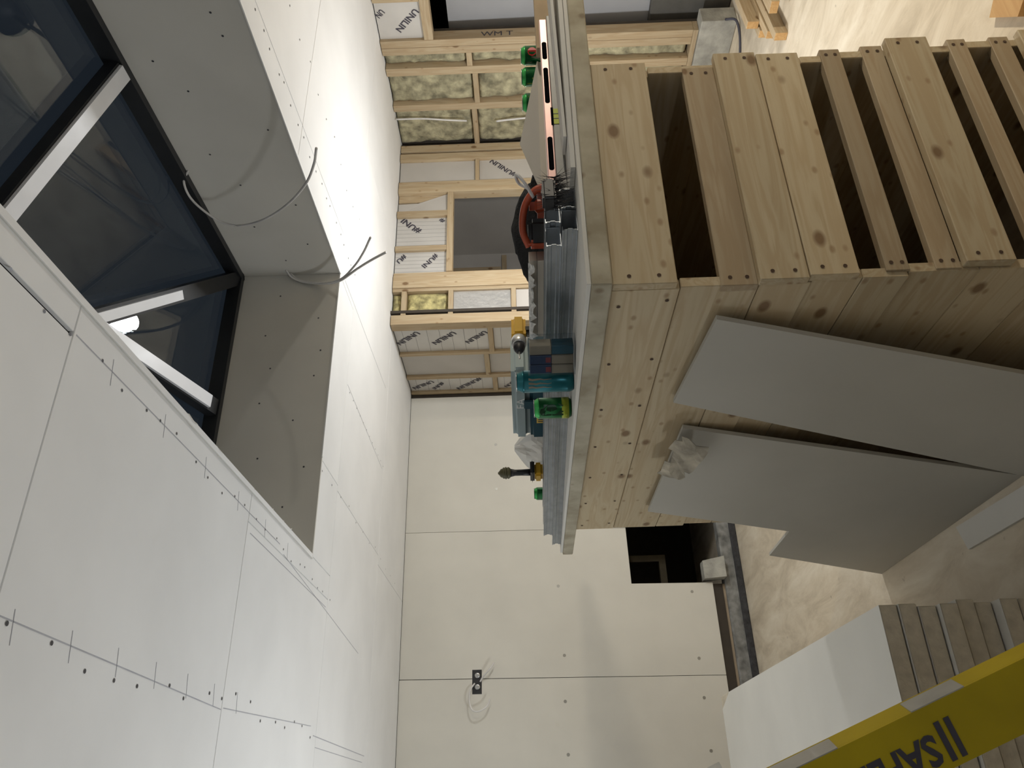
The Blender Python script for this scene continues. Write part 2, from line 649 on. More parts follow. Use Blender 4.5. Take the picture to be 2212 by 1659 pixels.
def lettering(name, body, start, end, nrm, mat, parent, fit=True, aspect=0.22, lift=0.0015, bold=0.0):
    """flat print running from start to end on a plane with normal nrm towards the viewer"""
    A, B = Vector(start), Vector(end)
    u = (B - A).normalized()
    n = Vector(nrm).normalized()
    v = n.cross(u).normalized()
    L = (B - A).length
    me = text_mesh(body, 1.0, 0.0, bold)
    xs = [q.co.x for q in me.vertices]
    ys = [q.co.y for q in me.vertices]
    sx = L / (max(xs) - min(xs))
    h = aspect * L
    sy = h / (max(ys) - min(ys))
    x0, yc = min(xs), (max(ys) + min(ys)) / 2
    b0 = base(parent)
    A = A + n * lift
    for q in me.vertices:
        p = A + u * ((q.co.x - x0) * sx) + v * ((q.co.y - yc) * sy)
        q.co = p - b0
    me.materials.clear()
    return link(name, me, mat, parent)


# ------------------------------------------------------------------ room shell
floor = box('floor', -2.1, 8.2, -2.7, 8.0, -0.12, 0.0, FLOORM)
tag(floor, kind='structure')

CZ = 2.64
OX0, OX1, OY0, OY1 = 1.016, 2.590, 0.66, 3.460      # skylight opening
cb = CZ + 0.0125
e_ = 0.014
ceil_boxes = [(-2.1, OX0 - e_, -2.7, 6.2, cb, 2.80), (OX1 + e_, 5.2, -2.7, 6.2, cb, 2.80),
              (OX0 - e_, OX1 + e_, -2.7, OY0 - e_, cb, 2.80), (OX0 - e_, OX1 + e_, OY1 + e_, 6.2, cb, 2.80)]
ceiling = mbox('ceiling', ceil_boxes, DARKBACK)
tag(ceiling, kind='structure')
G = 0.0016
panels = []
rows = [(-2.6, -0.97), (-0.97, 0.23), (0.23, 1.43), (1.43, 2.625), (2.625, 3.82), (3.82, 5.02), (5.02, 6.085)]
for i, (y0, y1) in enumerate(rows):
    if y1 <= OY0:
        spl = [(-2.0, -0.4), (-0.4, 2.0), (2.0, 4.4), (4.4, 5.12)]
    elif i == 2:
        panels += [(-2.0, -1.47, y0, y1), (-1.47, 0.926, y0, y1), (0.935, OX0, y0, y1), (OX0, OX1, y0, OY0), (OX1, 5.12, y0, y1)]
        continue
    elif i == 3:
        panels += [(-2.0, -0.25, y0, y1), (-0.25, OX0, y0, y1), (OX1, 5.12, y0, 2.6)]
        continue
    elif i == 4:
        panels += [(-2.0, -1.4, y0, y1), (-1.4, 0.90, y0, y1), (0.90, OX0, y0, y1), (OX0, 1.49, OY1, y1), (1.49, OX1, OY1, y1), (OX1, 5.12, 2.6, y1)]
        continue
    elif i == 5:
        spl = [(-2.0, -0.9), (-0.9, 1.46), (1.46, 3.86), (3.86, 5.12)]
    else:
        spl = [(-2.0, -1.0), (-1.0, 1.40), (1.40, 3.29)]
    for a, b in spl:
        panels.append((a, b, y0, y1))
for a, b, y0, y1 in panels:
    box('plasterboard_panel', a + G, b - G, y0 + G, y1 - G, CZ, cb, CEILB, ceiling, 0.0012)


def ceil_line(x0, y0, x1, y1, wd=0.004):
    A, B = Vector((x0, y0, CZ)), Vector((x1, y1, CZ))
    u = (B - A).normalized() * 1.0
    v = Vector((-u.y, u.x, 0)) * wd / 2
    prism('pencil_line', [A + v - Vector((0, 0, 0.0008)), B + v - Vector((0, 0, 0.0008)), B - v - Vector((0, 0, 0.0008)), A - v - Vector((0, 0, 0.0008))], (0, 0, -1), 0.0006, PENCIL, ceiling)


ceil_line(0.335, 1.30, 0.284, 2.62, .003)
ceil_line(0.290, 2.64, 0.325, 3.72, .003)
ceil_line(0.935, 1.44, 0.930, 3.0, 0.003)
ceil_line(0.868, 2.66, 0.857, 3.79, 0.003)
ceil_line(0.905, 3.06, 0.775, 4.6, 0.0025)
ceil_line(2.10, 3.84, 2.05, 4.97, 0.0025)
ceil_line(2.63, 3.58, 2.656, 4.93, 0.003)
ceil_line(2.69, 1.0, 2.86, 3.45, 0.002)
ceil_line(0.29, 3.77, 0.265, 4.95, 0.004)
ceil_line(0.245, 3.82, 0.23, 4.9, 0.003)
for k in range(7):
    y = 1.5 + k * 0.21
    ceil_line(0.285, y, 0.35, y - 0.012, 0.0018)
for k in range(6):
    y = 1.6 + k * 0.30
    ceil_line(0.90, y + 0.012, 0.965, y, 0.0015)
# screw heads, joined: far too small to pick apart
bm = bmesh.new()


def dot(bm, p, n, r, seg=7):
    n = Vector(n).normalized()
    u = n.orthogonal().normalized()
    v = n.cross(u)
    p = Vector(p) + n * 0.0012
    bm.faces.new([bm.verts.new(p + r * (math.cos(a) * u + math.sin(a) * v)) for a in [2 * math.pi * i / seg for i in range(seg)]])


for k in range(18):
    dot(bm, (0.31 + random.uniform(-.035, .035), 1.36 + k * 0.14 + random.uniform(-.03, .03), CZ), (0, 0, -1), 0.0055)
for k in range(24):
    dot(bm, (0.925 + random.uniform(-.02, .02), 1.2 + k * 0.115 + random.uniform(-.03, .03), CZ), (0, 0, -1), 0.0045)
for k in range(22):
    dot(bm, (2.70 + 0.006 * k + random.uniform(-.015, .015), 1.6 + k * 0.105 + random.uniform(-.03, .03), CZ), (0, 0, -1), 0.0055)
for k in range(12):
    dot(bm, (2.08, 3.9 + k * 0.1, CZ), (0, 0, -1), 0.005)
    dot(bm, (3.2 + random.uniform(-.05, .05), 1.9 + k * 0.17, CZ), (0, 0, -1), 0.005)
    dot(bm, (1.46 + random.uniform(-.02, .02), 3.5 + k * 0.2, CZ), (0, 0, -1), 0.005)
sc = link('screw_heads', finish(bm, 'screw_heads'), SCREWM, ceiling)
tag(sc, kind='stuff')

# the skylight: shaft lined with board, hipped lantern above
WT = 3.165
win = empty('window_1', (OX0, OY0, CZ), kind='structure')
lining = []


def shaft(nm, x0, x1, y0, y1):
    box('shaft_lining_panel', x0, x1, y0, y1, CZ - 0.004, WT, LIGHTB, win, 0.001)


shaft('r', OX1, OX1 + 0.0125, OY0, OY1 + 0.0125)
shaft('f', OX0 - 0.0125, OX1 - 0.0005, OY1, OY1 + 0.0125)
shaft('l', OX0 - 0.0125, OX0, OY0, OY1 - 0.0005)
shaft('n', OX0 - 0.0125, OX1 + 0.0125, OY0 - 0.0125, OY0 - 0.0005)
mbox('shaft_upstand', [(OX1 + 0.0125, OX1 + 0.1, OY0 - .1, OY1 + .1, cb, WT), (OX0 - .1, OX0 - 0.0125, OY0 - .1, OY1 + .1, cb, WT),
                       (OX0 - .0125, OX1 + .0125, OY1 + 0.0125, OY1 + .1, cb, WT), (OX0 - .0125, OX1 + .0125, OY0 - .1, OY0 - .0125, cb, WT)], DARKBACK, win)
bm = bmesh.new()
wr = [((2.585, y, z)) for y, z in [(1.95, 2.75), (2.2, 2.98), (2.05, 3.06), (2.42, 2.72), (2.55, 3.02), (2.75, 2.95), (2.9, 2.73), (3.05, 2.98), (3.2, 2.75), (1.7, 2.95), (3.33, 2.9), (1.85, 2.76)]]
for p in wr:
    dot(bm, (OX1, p[1], p[2]), (-1, 0, 0), 0.005)
for x, z in [(2.45, 2.95), (2.3, 2.73), (2.2, 3.0), (2.0, 2.95), (1.95, 2.72), (1.8, 2.98), (1.7, 2.8), (1.5, 2.95), (1.45, 2.72), (1.25, 2.8), (2.1, 2.7)]:
    dot(bm, (x, OY1, z), (0, -1, 0), 0.005)
tag(link('screw_heads', finish(bm, 'screw_heads'), SCREWM, win, -base(win)), kind='stuff')
# bead of paper tape along the cut edge of the ceiling boards
mbox('edge_bead', [(OX1 - 0.006, OX1 + 0.012, OY0, OY1 + 0.006, CZ - 0.006, CZ - 0.0005), (OX0 - 0.012, OX0 + 0.006, OY0, OY1, CZ - 0.006, CZ - 0.0005),
                   (1.50, OX1, OY1 - 0.006, OY1 + 0.01, CZ - 0.006, CZ - 0.0005)], CEILB, win)
bm = bmesh.new()
prev = None
for i in range(150):
    y = OY0 + .1 + i * (OY1 - OY0 - .12) / 149
    a_ = noise.noise(Vector((y * 9, 1, 0)))
    b_ = noise.noise(Vector((y * 37, 5, 0)))
    dz = .003 + .010 * max(0, a_) + .012 * max(0, b_) * (1 if 2.3 < y < 3.1 else .4)
    q = [bm.verts.new(Vector((OX0 - .010 - .008 * a_, y, CZ - .0012)) - base(win)), bm.verts.new(Vector((OX0 + .003 + .006 * b_, y, CZ - .0015 - dz * .4)) - base(win)), bm.verts.new(Vector((OX0 + .002 + .012 * abs(b_), y, CZ - dz)) - base(win))]
    if prev:
        for k in (0, 1):
            bm.faces.new((prev[k], q[k], q[k + 1], prev[k + 1]))
    prev = q
link('torn_paper_edge', finish(bm, 'torn_paper_edge'), plain('torn_edge_paper', (.66, .62, .56), .85, amt=.3, scale=40), win)
TP = math.tan(math.radians(20))
RXM = (OX0 + OX1) / 2
RUN = (OX1 - OX0) / 2
RZ = WT + 0.05 + RUN * TP
e0 = WT + 0.05
cFR, cFL, cNR, cNL = Vector((OX1, OY1, e0)), Vector((OX0, OY1, e0)), Vector((OX1, OY0, e0)), Vector((OX0, OY0, e0))
rF, rN = Vector((RXM, OY1 - RUN, RZ)), Vector((RXM, OY0 + RUN, RZ))
mbox('eaves_frame', [(OX1 - 0.035, OX1 + 0.1, OY0 - .1, OY1 + .1, WT, e0 + .02), (OX0 - .1, OX0 + 0.035, OY0 - .1, OY1 + .1, WT, e0 + .02),
                     (OX0 + .035, OX1 - .035, OY1 - .035, OY1 + .1, WT, e0 + .02), (OX0 + .035, OX1 - .035, OY0 - .1, OY0 + .035, WT, e0 + .02)], BLACKALU, win)


def beam(name, A, B, wd, ht, mat, parent, up=Vector((0, 0, 1)), drop=0.0):
    A, B = Vector(A), Vector(B)
    d = (B - A).normalized()
    sd = d.cross(up).normalized()
    u = sd.cross(d).normalized()
    c = (A + B) / 2 - u * drop
    h = (B - A).length / 2
    bm = bmesh.new()
    vs = []
    for a in (-h, h):
        for p, q in ((-1, -1), (1, -1), (1, 1), (-1, 1)):
            vs.append(bm.verts.new(d * a + sd * p * wd / 2 + u * q * ht / 2))
    for f in ((0, 1, 2, 3), (7, 6, 5, 4), (0, 4, 5, 1), (1, 5, 6, 2), (2, 6, 7, 3), (3, 7, 4, 0)):
        bm.faces.new([vs[i] for i in f])
    return link(name, finish(bm, name), mat, parent, c - base(parent))


def pane(poly):
    P = [Vector(p) for p in poly]
    n = (P[1] - P[0]).cross(P[2] - P[0]).normalized()
    if n.z > 0:
        n = -n
    prism('glass_pane', P, n, 0.024, GLASS, win)


yr = [OY1 - RUN, 2.06, rN.y]


def rpt(y, side):
    return Vector(((OX1 if side > 0 else OX0), y, e0)), Vector((RXM, y, RZ))


for sd in (1, -1):
    eF = cFR if sd > 0 else cFL
    eN = cNR if sd > 0 else cNL
    a1, b1 = rpt(2.06, sd)
    pane([eF, a1, b1, rF])
    pane([a1, eN, rN, b1])
pane([cFR, cFL, rF])
pane([cNR, cNL, rN])
for A, B in ((cFR, rF), (cFL, rF), (cNR, rN), (cNL, rN)):
    beam('hip_rafter', A, B, 0.075, 0.05, BLACKALU, win, drop=0.03)
    o = beam('hip_strip_lit_part', A.lerp(B, 0.47), B, 0.045, 0.012, WHITEALU, win, drop=0.062)  # lower half left off to stand for the shaft's shadow on the strip
for sd in (1, -1):
    a1, b1 = rpt(2.06, sd)
    beam('rafter', a1.lerp(b1, 0.03), b1, 0.085, 0.05, BLACKALU, win, drop=0.03)
    beam('rafter_cover_strip', a1.lerp(b1, 0.03), b1, 0.066, 0.014, WHITEALU, win, drop=0.063)
A, B = Vector((RXM - 0.04, OY1, e0)), rF
beam('rafter', A.lerp(B, 0.03), B, 0.085, 0.05, BLACKALU, win, drop=0.03)
beam('rafter_cover_strip', A.lerp(B, 0.10), B, 0.066, 0.014, WHITEALU, win, drop=0.063)
beam('ridge', rF, rN, 0.09, 0.06, BLACKALU, win, drop=0.02)

# plasterboard wall at the far left
WY = 6.09
wb = mbox('wall_back', [(-2.1, 1.47, WY + 0.0125, WY + 0.11, 0.16, CZ), (2.3, 3.25, WY + 0.0125, WY + 0.11, 0.16, CZ), (1.47, 2.3, WY + 0.0125, WY + 0.11, 0.864, CZ)], DARKBACK)
tag(wb, kind='structure')


def wall_poly(poly, bev=0):
    prism('plasterboard_panel', [(x, WY, z) for x, z in poly], (0, -1, 0), 0.0125, WALLB, wb)


wall_poly([(-2.0, .233), (-0.41, .233), (-0.41, 2.638), (-2.0, 2.638)])
wall_poly([(-0.407, .233), (0.798, .233), (0.826, 2.638), (-0.407, 2.638)])
wall_poly([(0.802, .233), (1.478, .236), (1.487, .862), (1.934, .868), (1.945, 2.638), (0.831, 2.638)])
wall_poly([(1.937, .868), (2.3, .868), (2.3, .233), (3.168, .233), (3.168, 2.638), (1.948, 2.638)])
box('sole_plate', -2.0, 1.47, WY + 0.02, WY + 0.1, 0.14, 0.233, BROWNP, wb)
box('sole_plate', 2.3, 3.17, WY + 0.02, WY + 0.1, 0.14, 0.233, BROWNP, wb)
kerb = mbox('concrete_kerb', [(-2.0, 3.2, WY - 0.01, WY + 0.11, 0.0, 0.14)], CONC, wb, 0.012)
box('bitumen_strip', -2.0, 3.2, WY - 0.035, WY - 0.008, 0.0, 0.05, BLACKDPC, wb, 0.006)
bm = bmesh.new()
for x, z in [(1.485, 1.43), (.969, 1.411), (1.412, .403), (.922, .416), (.65, 1.422), (.649, .416), (2.3, 1.9), (2.7, 1.9), (.3, 1.42), (.3, .416)]:
    dot(bm, (x, WY, z), (0, -1, 0), 0.012, 9)
tag(link('screw_heads', finish(bm, 'screw_heads'), plain('dull_washer', (.35, .34, .31), .4, .6), wb, -base(wb)), kind='stuff')
# the unlit space behind the cut-out
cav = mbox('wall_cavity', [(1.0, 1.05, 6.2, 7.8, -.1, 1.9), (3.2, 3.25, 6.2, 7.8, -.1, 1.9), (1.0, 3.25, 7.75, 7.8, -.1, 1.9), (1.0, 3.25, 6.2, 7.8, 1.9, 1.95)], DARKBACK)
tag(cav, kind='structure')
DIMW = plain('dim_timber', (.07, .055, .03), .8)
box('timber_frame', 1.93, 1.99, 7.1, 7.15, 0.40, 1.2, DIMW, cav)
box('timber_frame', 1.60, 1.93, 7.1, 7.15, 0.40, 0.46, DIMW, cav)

# outer walls out of view
BLOCKW = plain('bare_blockwork', (0.20, 0.19, 0.17), 0.9, amt=0.2, scale=5, bump=0.3)
tag(box('wall_left', -2.1, -2.0, -2.7, 6.2, 0, CZ, BLOCKW), kind='structure')
tag(box('wall_front', -2.1, 8.2, -2.8, -2.7, 0, CZ + .1, BLOCKW), kind='structure')

# ---- stud wall turning towards the viewer (faces left)
w1 = empty('wall_recess', (3.2, 5.0, 0), kind='structure')


def bd(nm, *a):
    return box(nm, *a)


for y0, y1 in ((5.385, 5.42), (5.767, 5.812), (6.055, 6.088)):
    box('stud', 3.2, 3.295, y0, y1, 0.0, 2.635, STUD[2], w1, 0.002)
bays1 = [(5.0, 5.385, FOIL, 1.87), (5.42, 5.767, GREYP, 1.92), (5.812, 6.055, FOIL, 1.87)]
for y0, y1, mt, zn in bays1:
    box('nogging', 3.2, 3.29, y0 + .001, y1 - .001, zn, zn + 0.04, STUD[1], w1, 0.002)
    box('nogging', 3.2, 3.29, y0 + .001, y1 - .001, 0.9, 0.94, STUD[1], w1, 0.002)
    box('insulation_board', 3.225, 3.28, y0 + .003, y1 - .003, zn + .043, 2.632, mt, w1)
    box('insulation_board', 3.225, 3.28, y0 + .003, y1 - .003, 0.943, zn - .003, mt, w1)
    box('insulation_board', 3.225, 3.28, y0 + .003, y1 - .003, 0.01, 0.897, mt, w1)
    if mt is FOIL:
        for k in range(11):
            z = 1.62 + k * 0.095
            box('printed_grid_line', 3.2242, 3.2249, y0 + .004, y1 - .004, z, z + 0.003, GRIDINK, board_at(w1, (3.23, (y0 + y1) / 2, z)))
mbox('backing', [(3.296, 3.32, 4.93, 6.2, 0, CZ)], DARKBACK, w1)
NX = (-1, 0, 0)
for body, a, b, asp in [('UNILIN', (3.2245, 5.098, 2.449), (3.2245, 5.258, 2.628), .22), ('UNILIN', (3.2245, 5.116, 2.168), (3.2245, 5.269, 2.347), .22),
                        ('UNILIN', (3.2245, 5.119, 1.906 + .02), (3.2245, 5.27, 2.085), .22), ('UNI', (3.2245, 5.40, 1.704), (3.2245, 5.29, 1.603), .40),
                        ('UNILIN', (3.2245, 5.891, 2.428), (3.2245, 6.009, 2.607), .22), ('#UNI', (3.2245, 5.92, 2.341), (3.2245, 6.022, 2.436), .33),
                        ('#UNILIN', (3.2245, 5.86, 2.01), (3.2245, 6.04, 2.225), .19), ('#UN', (3.2245, 5.95, 1.736), (3.2245, 6.03, 1.806), .42)]:
    lettering('printed_lettering', body, a, b, NX, INK, board_at(w1, (3.23, (a[1] + b[1]) / 2, (a[2] + b[2]) / 2)), aspect=asp, bold=0.028)

# ---- stud wall facing the viewer, with the framed opening
SY = 4.93
w2 = empty('wall_middle', (3.2, SY, 0), kind='structure')
for x0, x1, f in ((3.195, 3.28, 0.0), (3.50, 3.53, .01), (3.53, 3.645, 0.0), (3.645, 3.68, .012), (4.49, 4.542, .0), (4.542, 4.613, .006), (4.85, 4.925, 0.0), (4.957, 5.03, .008)):
    box('stud', x0 + .0005, x1 - .0005, SY + f, SY + 0.095, 0.0, 2.635, STUD[2], w2, 0.002)
for z in (2.525, 2.165, 1.683, 0.9):
    box('nogging', 3.281, 3.499, SY + .004, SY + .09, z, z + 0.038, STUD[0], w2, 0.002)
box('header', 3.681, 4.489, SY + .002, SY + .09, 2.175, 2.224, STUD[0], w2, 0.002)
box('sill', 3.681, 4.489, SY + .002, SY + .09, 1.02, 1.07, STUD[0], w2, 0.002)
for x0, x1 in ((3.892, 3.938), (4.237, 4.296)):
    box('cripple_stud', x0, x1, SY + .002, SY + .09, 2.2245, 2.635, STUD[2], w2, 0.002)
    box('cripple_stud', x0, x1, SY + .002, SY + .09, 0.0, 1.019, STUD[2], w2, 0.002)
box('nogging', 4.614, 4.849, SY + .004, SY + .09, 1.961, 1.994, STUD[0], w2, 0.002)
box('nogging', 4.614, 4.849, SY + .004, SY + .09, 0.9, 0.935, STUD[0], w2, 0.002)
for x0, x1, z0, z1, mt, nm in [(3.281, 3.499, 2.564, 2.632, ROCKB, 'rock_wool_batt'), (3.281, 3.499, 2.205, 2.523, ROCKB, 'rock_wool_batt'),
                               (3.281, 3.499, 1.723, 2.163, FOILB, 'insulation_board'), (3.281, 3.499, .94, 1.681, GREYP, 'insulation_board'), (3.281, 3.499, .01, .897, GREYP, 'insulation_board'),
                               (3.681, 3.891, 2.226, 2.632, FOIL, 'insulation_board'), (3.939, 4.236, 2.226, 2.632, FOIL, 'insulation_board'),
                               (4.614, 4.849, 1.996, 2.632, GREYP, 'insulation_board'), (4.614, 4.849, .937, 1.959, GREYP, 'insulation_board'),
                               (4.614, 4.849, .01, .897, GREYP, 'insulation_board'), (3.681, 4.489, .01, 1.018, GREYP, 'insulation_board')]:
    if nm == 'rock_wool_batt':
        continue
    box(nm, x0, x1, SY + .03, SY + .085, z0, z1, mt, w2)
for k in range(6):
    x = 3.70 + k * 0.036
    box('printed_grid_line', x, x + .002, SY + .0292, SY + .0299, 2.23, 2.63, GRIDINK, board_at(w2, (x, SY + .04, 2.4)))
for k in range(7):
    x = 3.96 + k * 0.04
    box('printed_grid_line', x, x + .002, SY + .0292, SY + .0299, 2.23, 2.63, GRIDINK, board_at(w2, (x, SY + .04, 2.4)))


def batt(parent, axis, plane, a0, a1, z0, z1, mt, amp=0.02, depth=0.06, seed=0):
    """lumpy fibre batt; axis 'x': faces -y and spans x; axis 'y': faces -x and spans y"""
    na, nz = max(4, int((a1 - a0) / 0.02)), max(4, int((z1 - z0) / 0.02))
    bm = bmesh.new()
    g = []
    for i in range(na + 1):
        row = []
        for j in range(nz + 1):
            a = a0 + (a1 - a0) * i / na
            z = z0 + (z1 - z0) * j / nz
            e = min(i, na - i, j, nz - j)
            d = amp * (noise.noise(Vector((a * 11, z * 8, seed))) + 0.6 * noise.noise(Vector((a * 31, z * 23, seed + 3))))
            d = d - (0.02 if e == 0 else 0)
            p = (a, plane - d, z) if axis == 'x' else (plane - d, a, z)
            row.append(bm.verts.new(Vector(p) - base(parent)))
        g.append(row)
    for i in range(na):
        for j in range(nz):
            bm.faces.new((g[i][j], g[i + 1][j], g[i + 1][j + 1], g[i][j + 1]))
    r = bmesh.ops.extrude_face_region(bm, geom=list(bm.faces))
    off = Vector((0, depth, 0)) if axis == 'x' else Vector((depth, 0, 0))
    for v in [q for q in r['geom'] if isinstance(q, bmesh.types.BMVert)]:
        v.co += off
    return link('rock_wool_batt', finish(bm, 'rock_wool_batt', True), mt, parent)


batt(w2, 'x', SY + .035, 3.281, 3.499, 2.564, 2.632, ROCKB, .012, .045, 1)
batt(w2, 'x', SY + .035, 3.281, 3.499, 2.205, 2.523, ROCKB, .012, .045, 2)
# grey sheet hanging loose in the corner of the opening's top
prism('loose_membrane', [(4.298, SY + .02, 2.226), (4.488, SY + .02, 2.226), (4.30, SY + .02, 2.44), (4.30, SY + .02, 2.63)][:1] + [(4.488, SY + .03, 2.226), (4.488, SY + .05, 2.26), (4.40, SY + .035, 2.47), (4.40, SY + .04, 2.632), (4.298, SY + .04, 2.632)], (0, -1, 0), .004, GREYP, w2)
prism('diagonal_brace', [(4.488, SY + .045, 2.24), (4.488, SY + .045, 2.632), (4.42, SY + .045, 2.632), (4.42, SY + .045, 2.45)], (0, -1, 0), .03, STUD[2], w2)
NYV = (0, -1, 0)
yy = SY + 0.0295
for body, a, b, asp in [('#UNILIN', (4.665, yy, 1.655), (4.845, yy, 1.86), .19), ('#UNI', (4.095, yy, 2.445), (4.228, yy, 2.59), .30),
                        ('#', (4.19, yy, 2.255), (4.225, yy, 2.28), .9), ('#UNI', (3.86, yy, 2.30), (3.745, yy, 2.41), .30), ('#U', (3.86, yy, 2.55), (3.80, yy, 2.615), .55)]:
    lettering('printed_lettering', body, a, b, NYV, INK, board_at(w2, ((a[0] + b[0]) / 2, SY + .04, (a[2] + b[2]) / 2)), aspect=asp, bold=0.028)
# room seen through the framed opening
far = mbox('wall_far_room', [(3.3, 5.3, 6.7, 6.75, 0, 2.7), (3.33, 3.36, 5.03, 6.7, 0, 2.7), (5.2, 5.25, 5.03, 6.7, 0, 2.7), (3.3, 5.3, 5.03, 6.75, 2.62, 2.66)], GREYP)
tag(far, kind='structure')
for z in (1.35, 1.78):
    box('batten', 3.4, 5.15, 6.66, 6.698, z, z + 0.05, STUD[0], far)
for x in (4.45, 4.95):
    box('batten', x, x + 0.05, 6.66, 6.698, 1.84, 2.6, STUD[2], far)
batt(far, 'x', 6.68, 4.52, 4.94, 1.86, 2.6, plain('grey_wool', (.22, .23, .22), .95, amt=.4, scale=12), .02, .03, 5)

# ---- stud wall on the right with rock wool bays and the doorway
RX = 5.03
w3 = empty('wall_right', (RX, 4.0, 0), kind='structure')
for y0, y1, f in ((4.50, 4.564, .0), (4.140, 4.21, .0), (3.955, 4.018, .0), (3.892, 3.953, .0)):
    box('stud', RX + f, RX + .1, y0, y1, 0.30, 2.635, STUD[2], w3, 0.002)
box('stud', RX, RX + .1, 3.53, 3.575, 2.305, 2.635, STUD[2], w3, 0.002)
box('header', RX, RX + .1, 2.75, 3.891, 2.235, 2.303, STUD[1], w3, 0.002)
for y0, y1, z in ((4.565, 4.955, 1.956), (4.211, 4.499, 1.925), (4.019, 4.139, 1.96)):
    box('nogging', RX + .002, RX + .095, y0, y1, z, z + .042, STUD[1], w3, 0.002)
for i, (y0, y1, zn) in enumerate(((4.567, 4.955, 1.956), (4.213, 4.497, 1.925), (4.021, 4.137, 1.96))):
    batt(w3, 'y', RX + .045, y0, y1, zn + .044, 2.632, ROCK, .02, .05, 10 + i)
    batt(w3, 'y', RX + .045, y0, y1, .32, zn - .002, ROCK, .02, .05, 20 + i)
box('sole_plate', RX - .005, RX + .1, 3.892, 4.95, 0.262, 0.299, STUD[1], w3, 0.002)
box('concrete_plinth', RX - .035, RX + .12, 3.80, 4.95, 0.0, 0.26, CONCL, w3, 0.006)
box('insulation_board', RX + .03, RX + .085, 3.577, 3.891, 2.306, 2.632, FOIL, w3)
box('insulation_board', RX + .03, RX + .085, 2.75, 3.528, 2.306, 2.632, FOIL, w3)
mbox('backing', [(RX + .101, RX + .13, 3.895, 5.03, 0, CZ), (RX + .101, RX + .13, 2.74, 3.895, 2.306, CZ)], DARKBACK, w3)
mbox('wall_lining', [(RX, RX + .12, -2.7, 2.74, 0, CZ)], WALLB, w3)
for body, a, b, asp in [('UNILIN', (RX + .0295, 3.66, 2.33), (RX + .0295, 3.825, 2.49), .22), ('UN', (RX + .0295, 3.655, 2.575), (RX + .0295, 3.70, 2.625), .7)]:
    lettering('printed_lettering', body, a, b, NX, INK, board_at(w3, (RX + .04, (a[1] + b[1]) / 2, (a[2] + b[2]) / 2)), aspect=asp, bold=0.028)
lettering('printed_lettering', 'WM T', (RX + .045, 3.8915, 1.88), (RX + .045, 3.8915, 1.64), (0, -1, 0), INK, w3, aspect=.2, lift=.001)
# what stands beyond the doorway
tag(mbox('wall_beyond', [(7.4, 7.5, 0.5, 6.0, 0, 2.8), (5.2, 7.5, 5.0, 5.05, 0, 2.8), (5.15, 7.5, .5, .55, 0, 2.8), (5.15, 7.5, .5, 5.05, 2.75, 2.8)], GREENW), kind='structure')

# ------------------------------------------------------------------ timber crate under the worktop
crate = empty('plank_crate', (1.4, 2.3, 0), 'tall slatted crate of pale pine planks carrying the worktop', 'crate')
FY = 1.43
TH = 0.024
front = [  # z0, z1, outer?, x0, x1
    (1.306, 1.452, 1, 1.012, 1.727), (1.122, 1.205, 0, 1.014, 1.724), (1.013, 1.122, 1, 1.013, 1.752), (.900, 1.010, 1, 1.020, 1.744),
    (.776, .829, 0, 1.040, 1.776), (.660, .718, 0, 1.040, 1.783), (.547, .658, 1, 1.043, 1.787), (.432, .482, 0, 1.046, 1.797),
    (.316, .368, 0, 1.046, 1.800), (.200, .300, 1, 1.046, 1.800), (.09, .14, 0, 1.046, 1.8), (.0, .06, 0, 1.046, 1.8)]
scr = []
for z0, z1, outer, x0, x1 in front:
    y0 = FY if outer else FY + TH * 0.85
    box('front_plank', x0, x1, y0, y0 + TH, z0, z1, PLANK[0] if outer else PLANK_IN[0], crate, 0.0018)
    ins = (z1 - z0) * 0.27
    for xx in (x0 + .022, x1 - .022):
        for zz in (z0 + ins, z1 - ins):
            scr.append(((xx, y0, zz), (0, -1, 0)))
sidez = [(1.297, 1.452), (1.119, 1.295), (1.002, 1.117), (.885, 1.0), (.781, .883), (.62, .779), (.45, .618), (.28, .448), (.12, .278), (0, .118)]
for i, (z0, z1) in enumerate(sidez):
    sh = 0.0015 * ((i * 7) % 5)
    slope = 0.035 * max(0, (1.3 - z0)) * 0.9
    xl = 1.014 + slope - sh
    box('side_plank', xl, xl + .026, FY + TH + (0.0 if i % 2 else .002), 3.195 + .012 * ((i * 3) % 3), z0, z1, PLANK[1], crate, 0.0018)
    xr = 1.70 + slope * 2.0
    box('side_plank', xr, xr + .026, FY + TH + (0.0 if i % 2 else .002), 3.195, z0, z1, PLANK[1], crate, 0.0018)
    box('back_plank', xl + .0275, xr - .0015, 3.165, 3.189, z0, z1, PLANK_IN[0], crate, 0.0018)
for k in range(7):
    scr.append(((1.0135, 1.5 + k * .27, 1.32), (-1, 0, 0)))
    scr.append(((1.0135, 1.5 + k * .27 + .02, 1.43), (-1, 0, 0)))
bm = bmesh.new()
for p, nn in scr:
    dot(bm, Vector(p) - base(crate), nn, 0.005, 8)
tag(link('screw_holes', finish(bm, 'screw_holes'), HOLEM, crate), kind='stuff')

# worktop and the sheet lying on it
top = box('worktop', 1.0, 2.62, 1.41, 3.52, 1.4535, 1.4995, SLABM, None, 0.003)
tag(top, 'thick stained worktop slab lying on the plank crate', 'worktop')
ST = 1.511
sheet = box('plasterboard_sheet', 1.004, 2.6, 1.413, 3.50, 1.5, ST - .0005, LIGHTB, None, 0.001)
tag(sheet, 'thin pale plasterboard sheet covering the worktop slab', 'plasterboard')

# ------------------------------------------------------------------ boards leaning on the crate
def lean_board(name, label, poly, n, t):
    o = prism(name, poly, n, t, GREYB)
    return tag(o, label, 'plasterboard', 'grey boards leaning on the crate')


def on_plane(P0, n, y, z):
    x = P0[0] - (n[1] * (y - P0[1]) + n[2] * (z - P0[2])) / n[0]
    return (x, y, z)


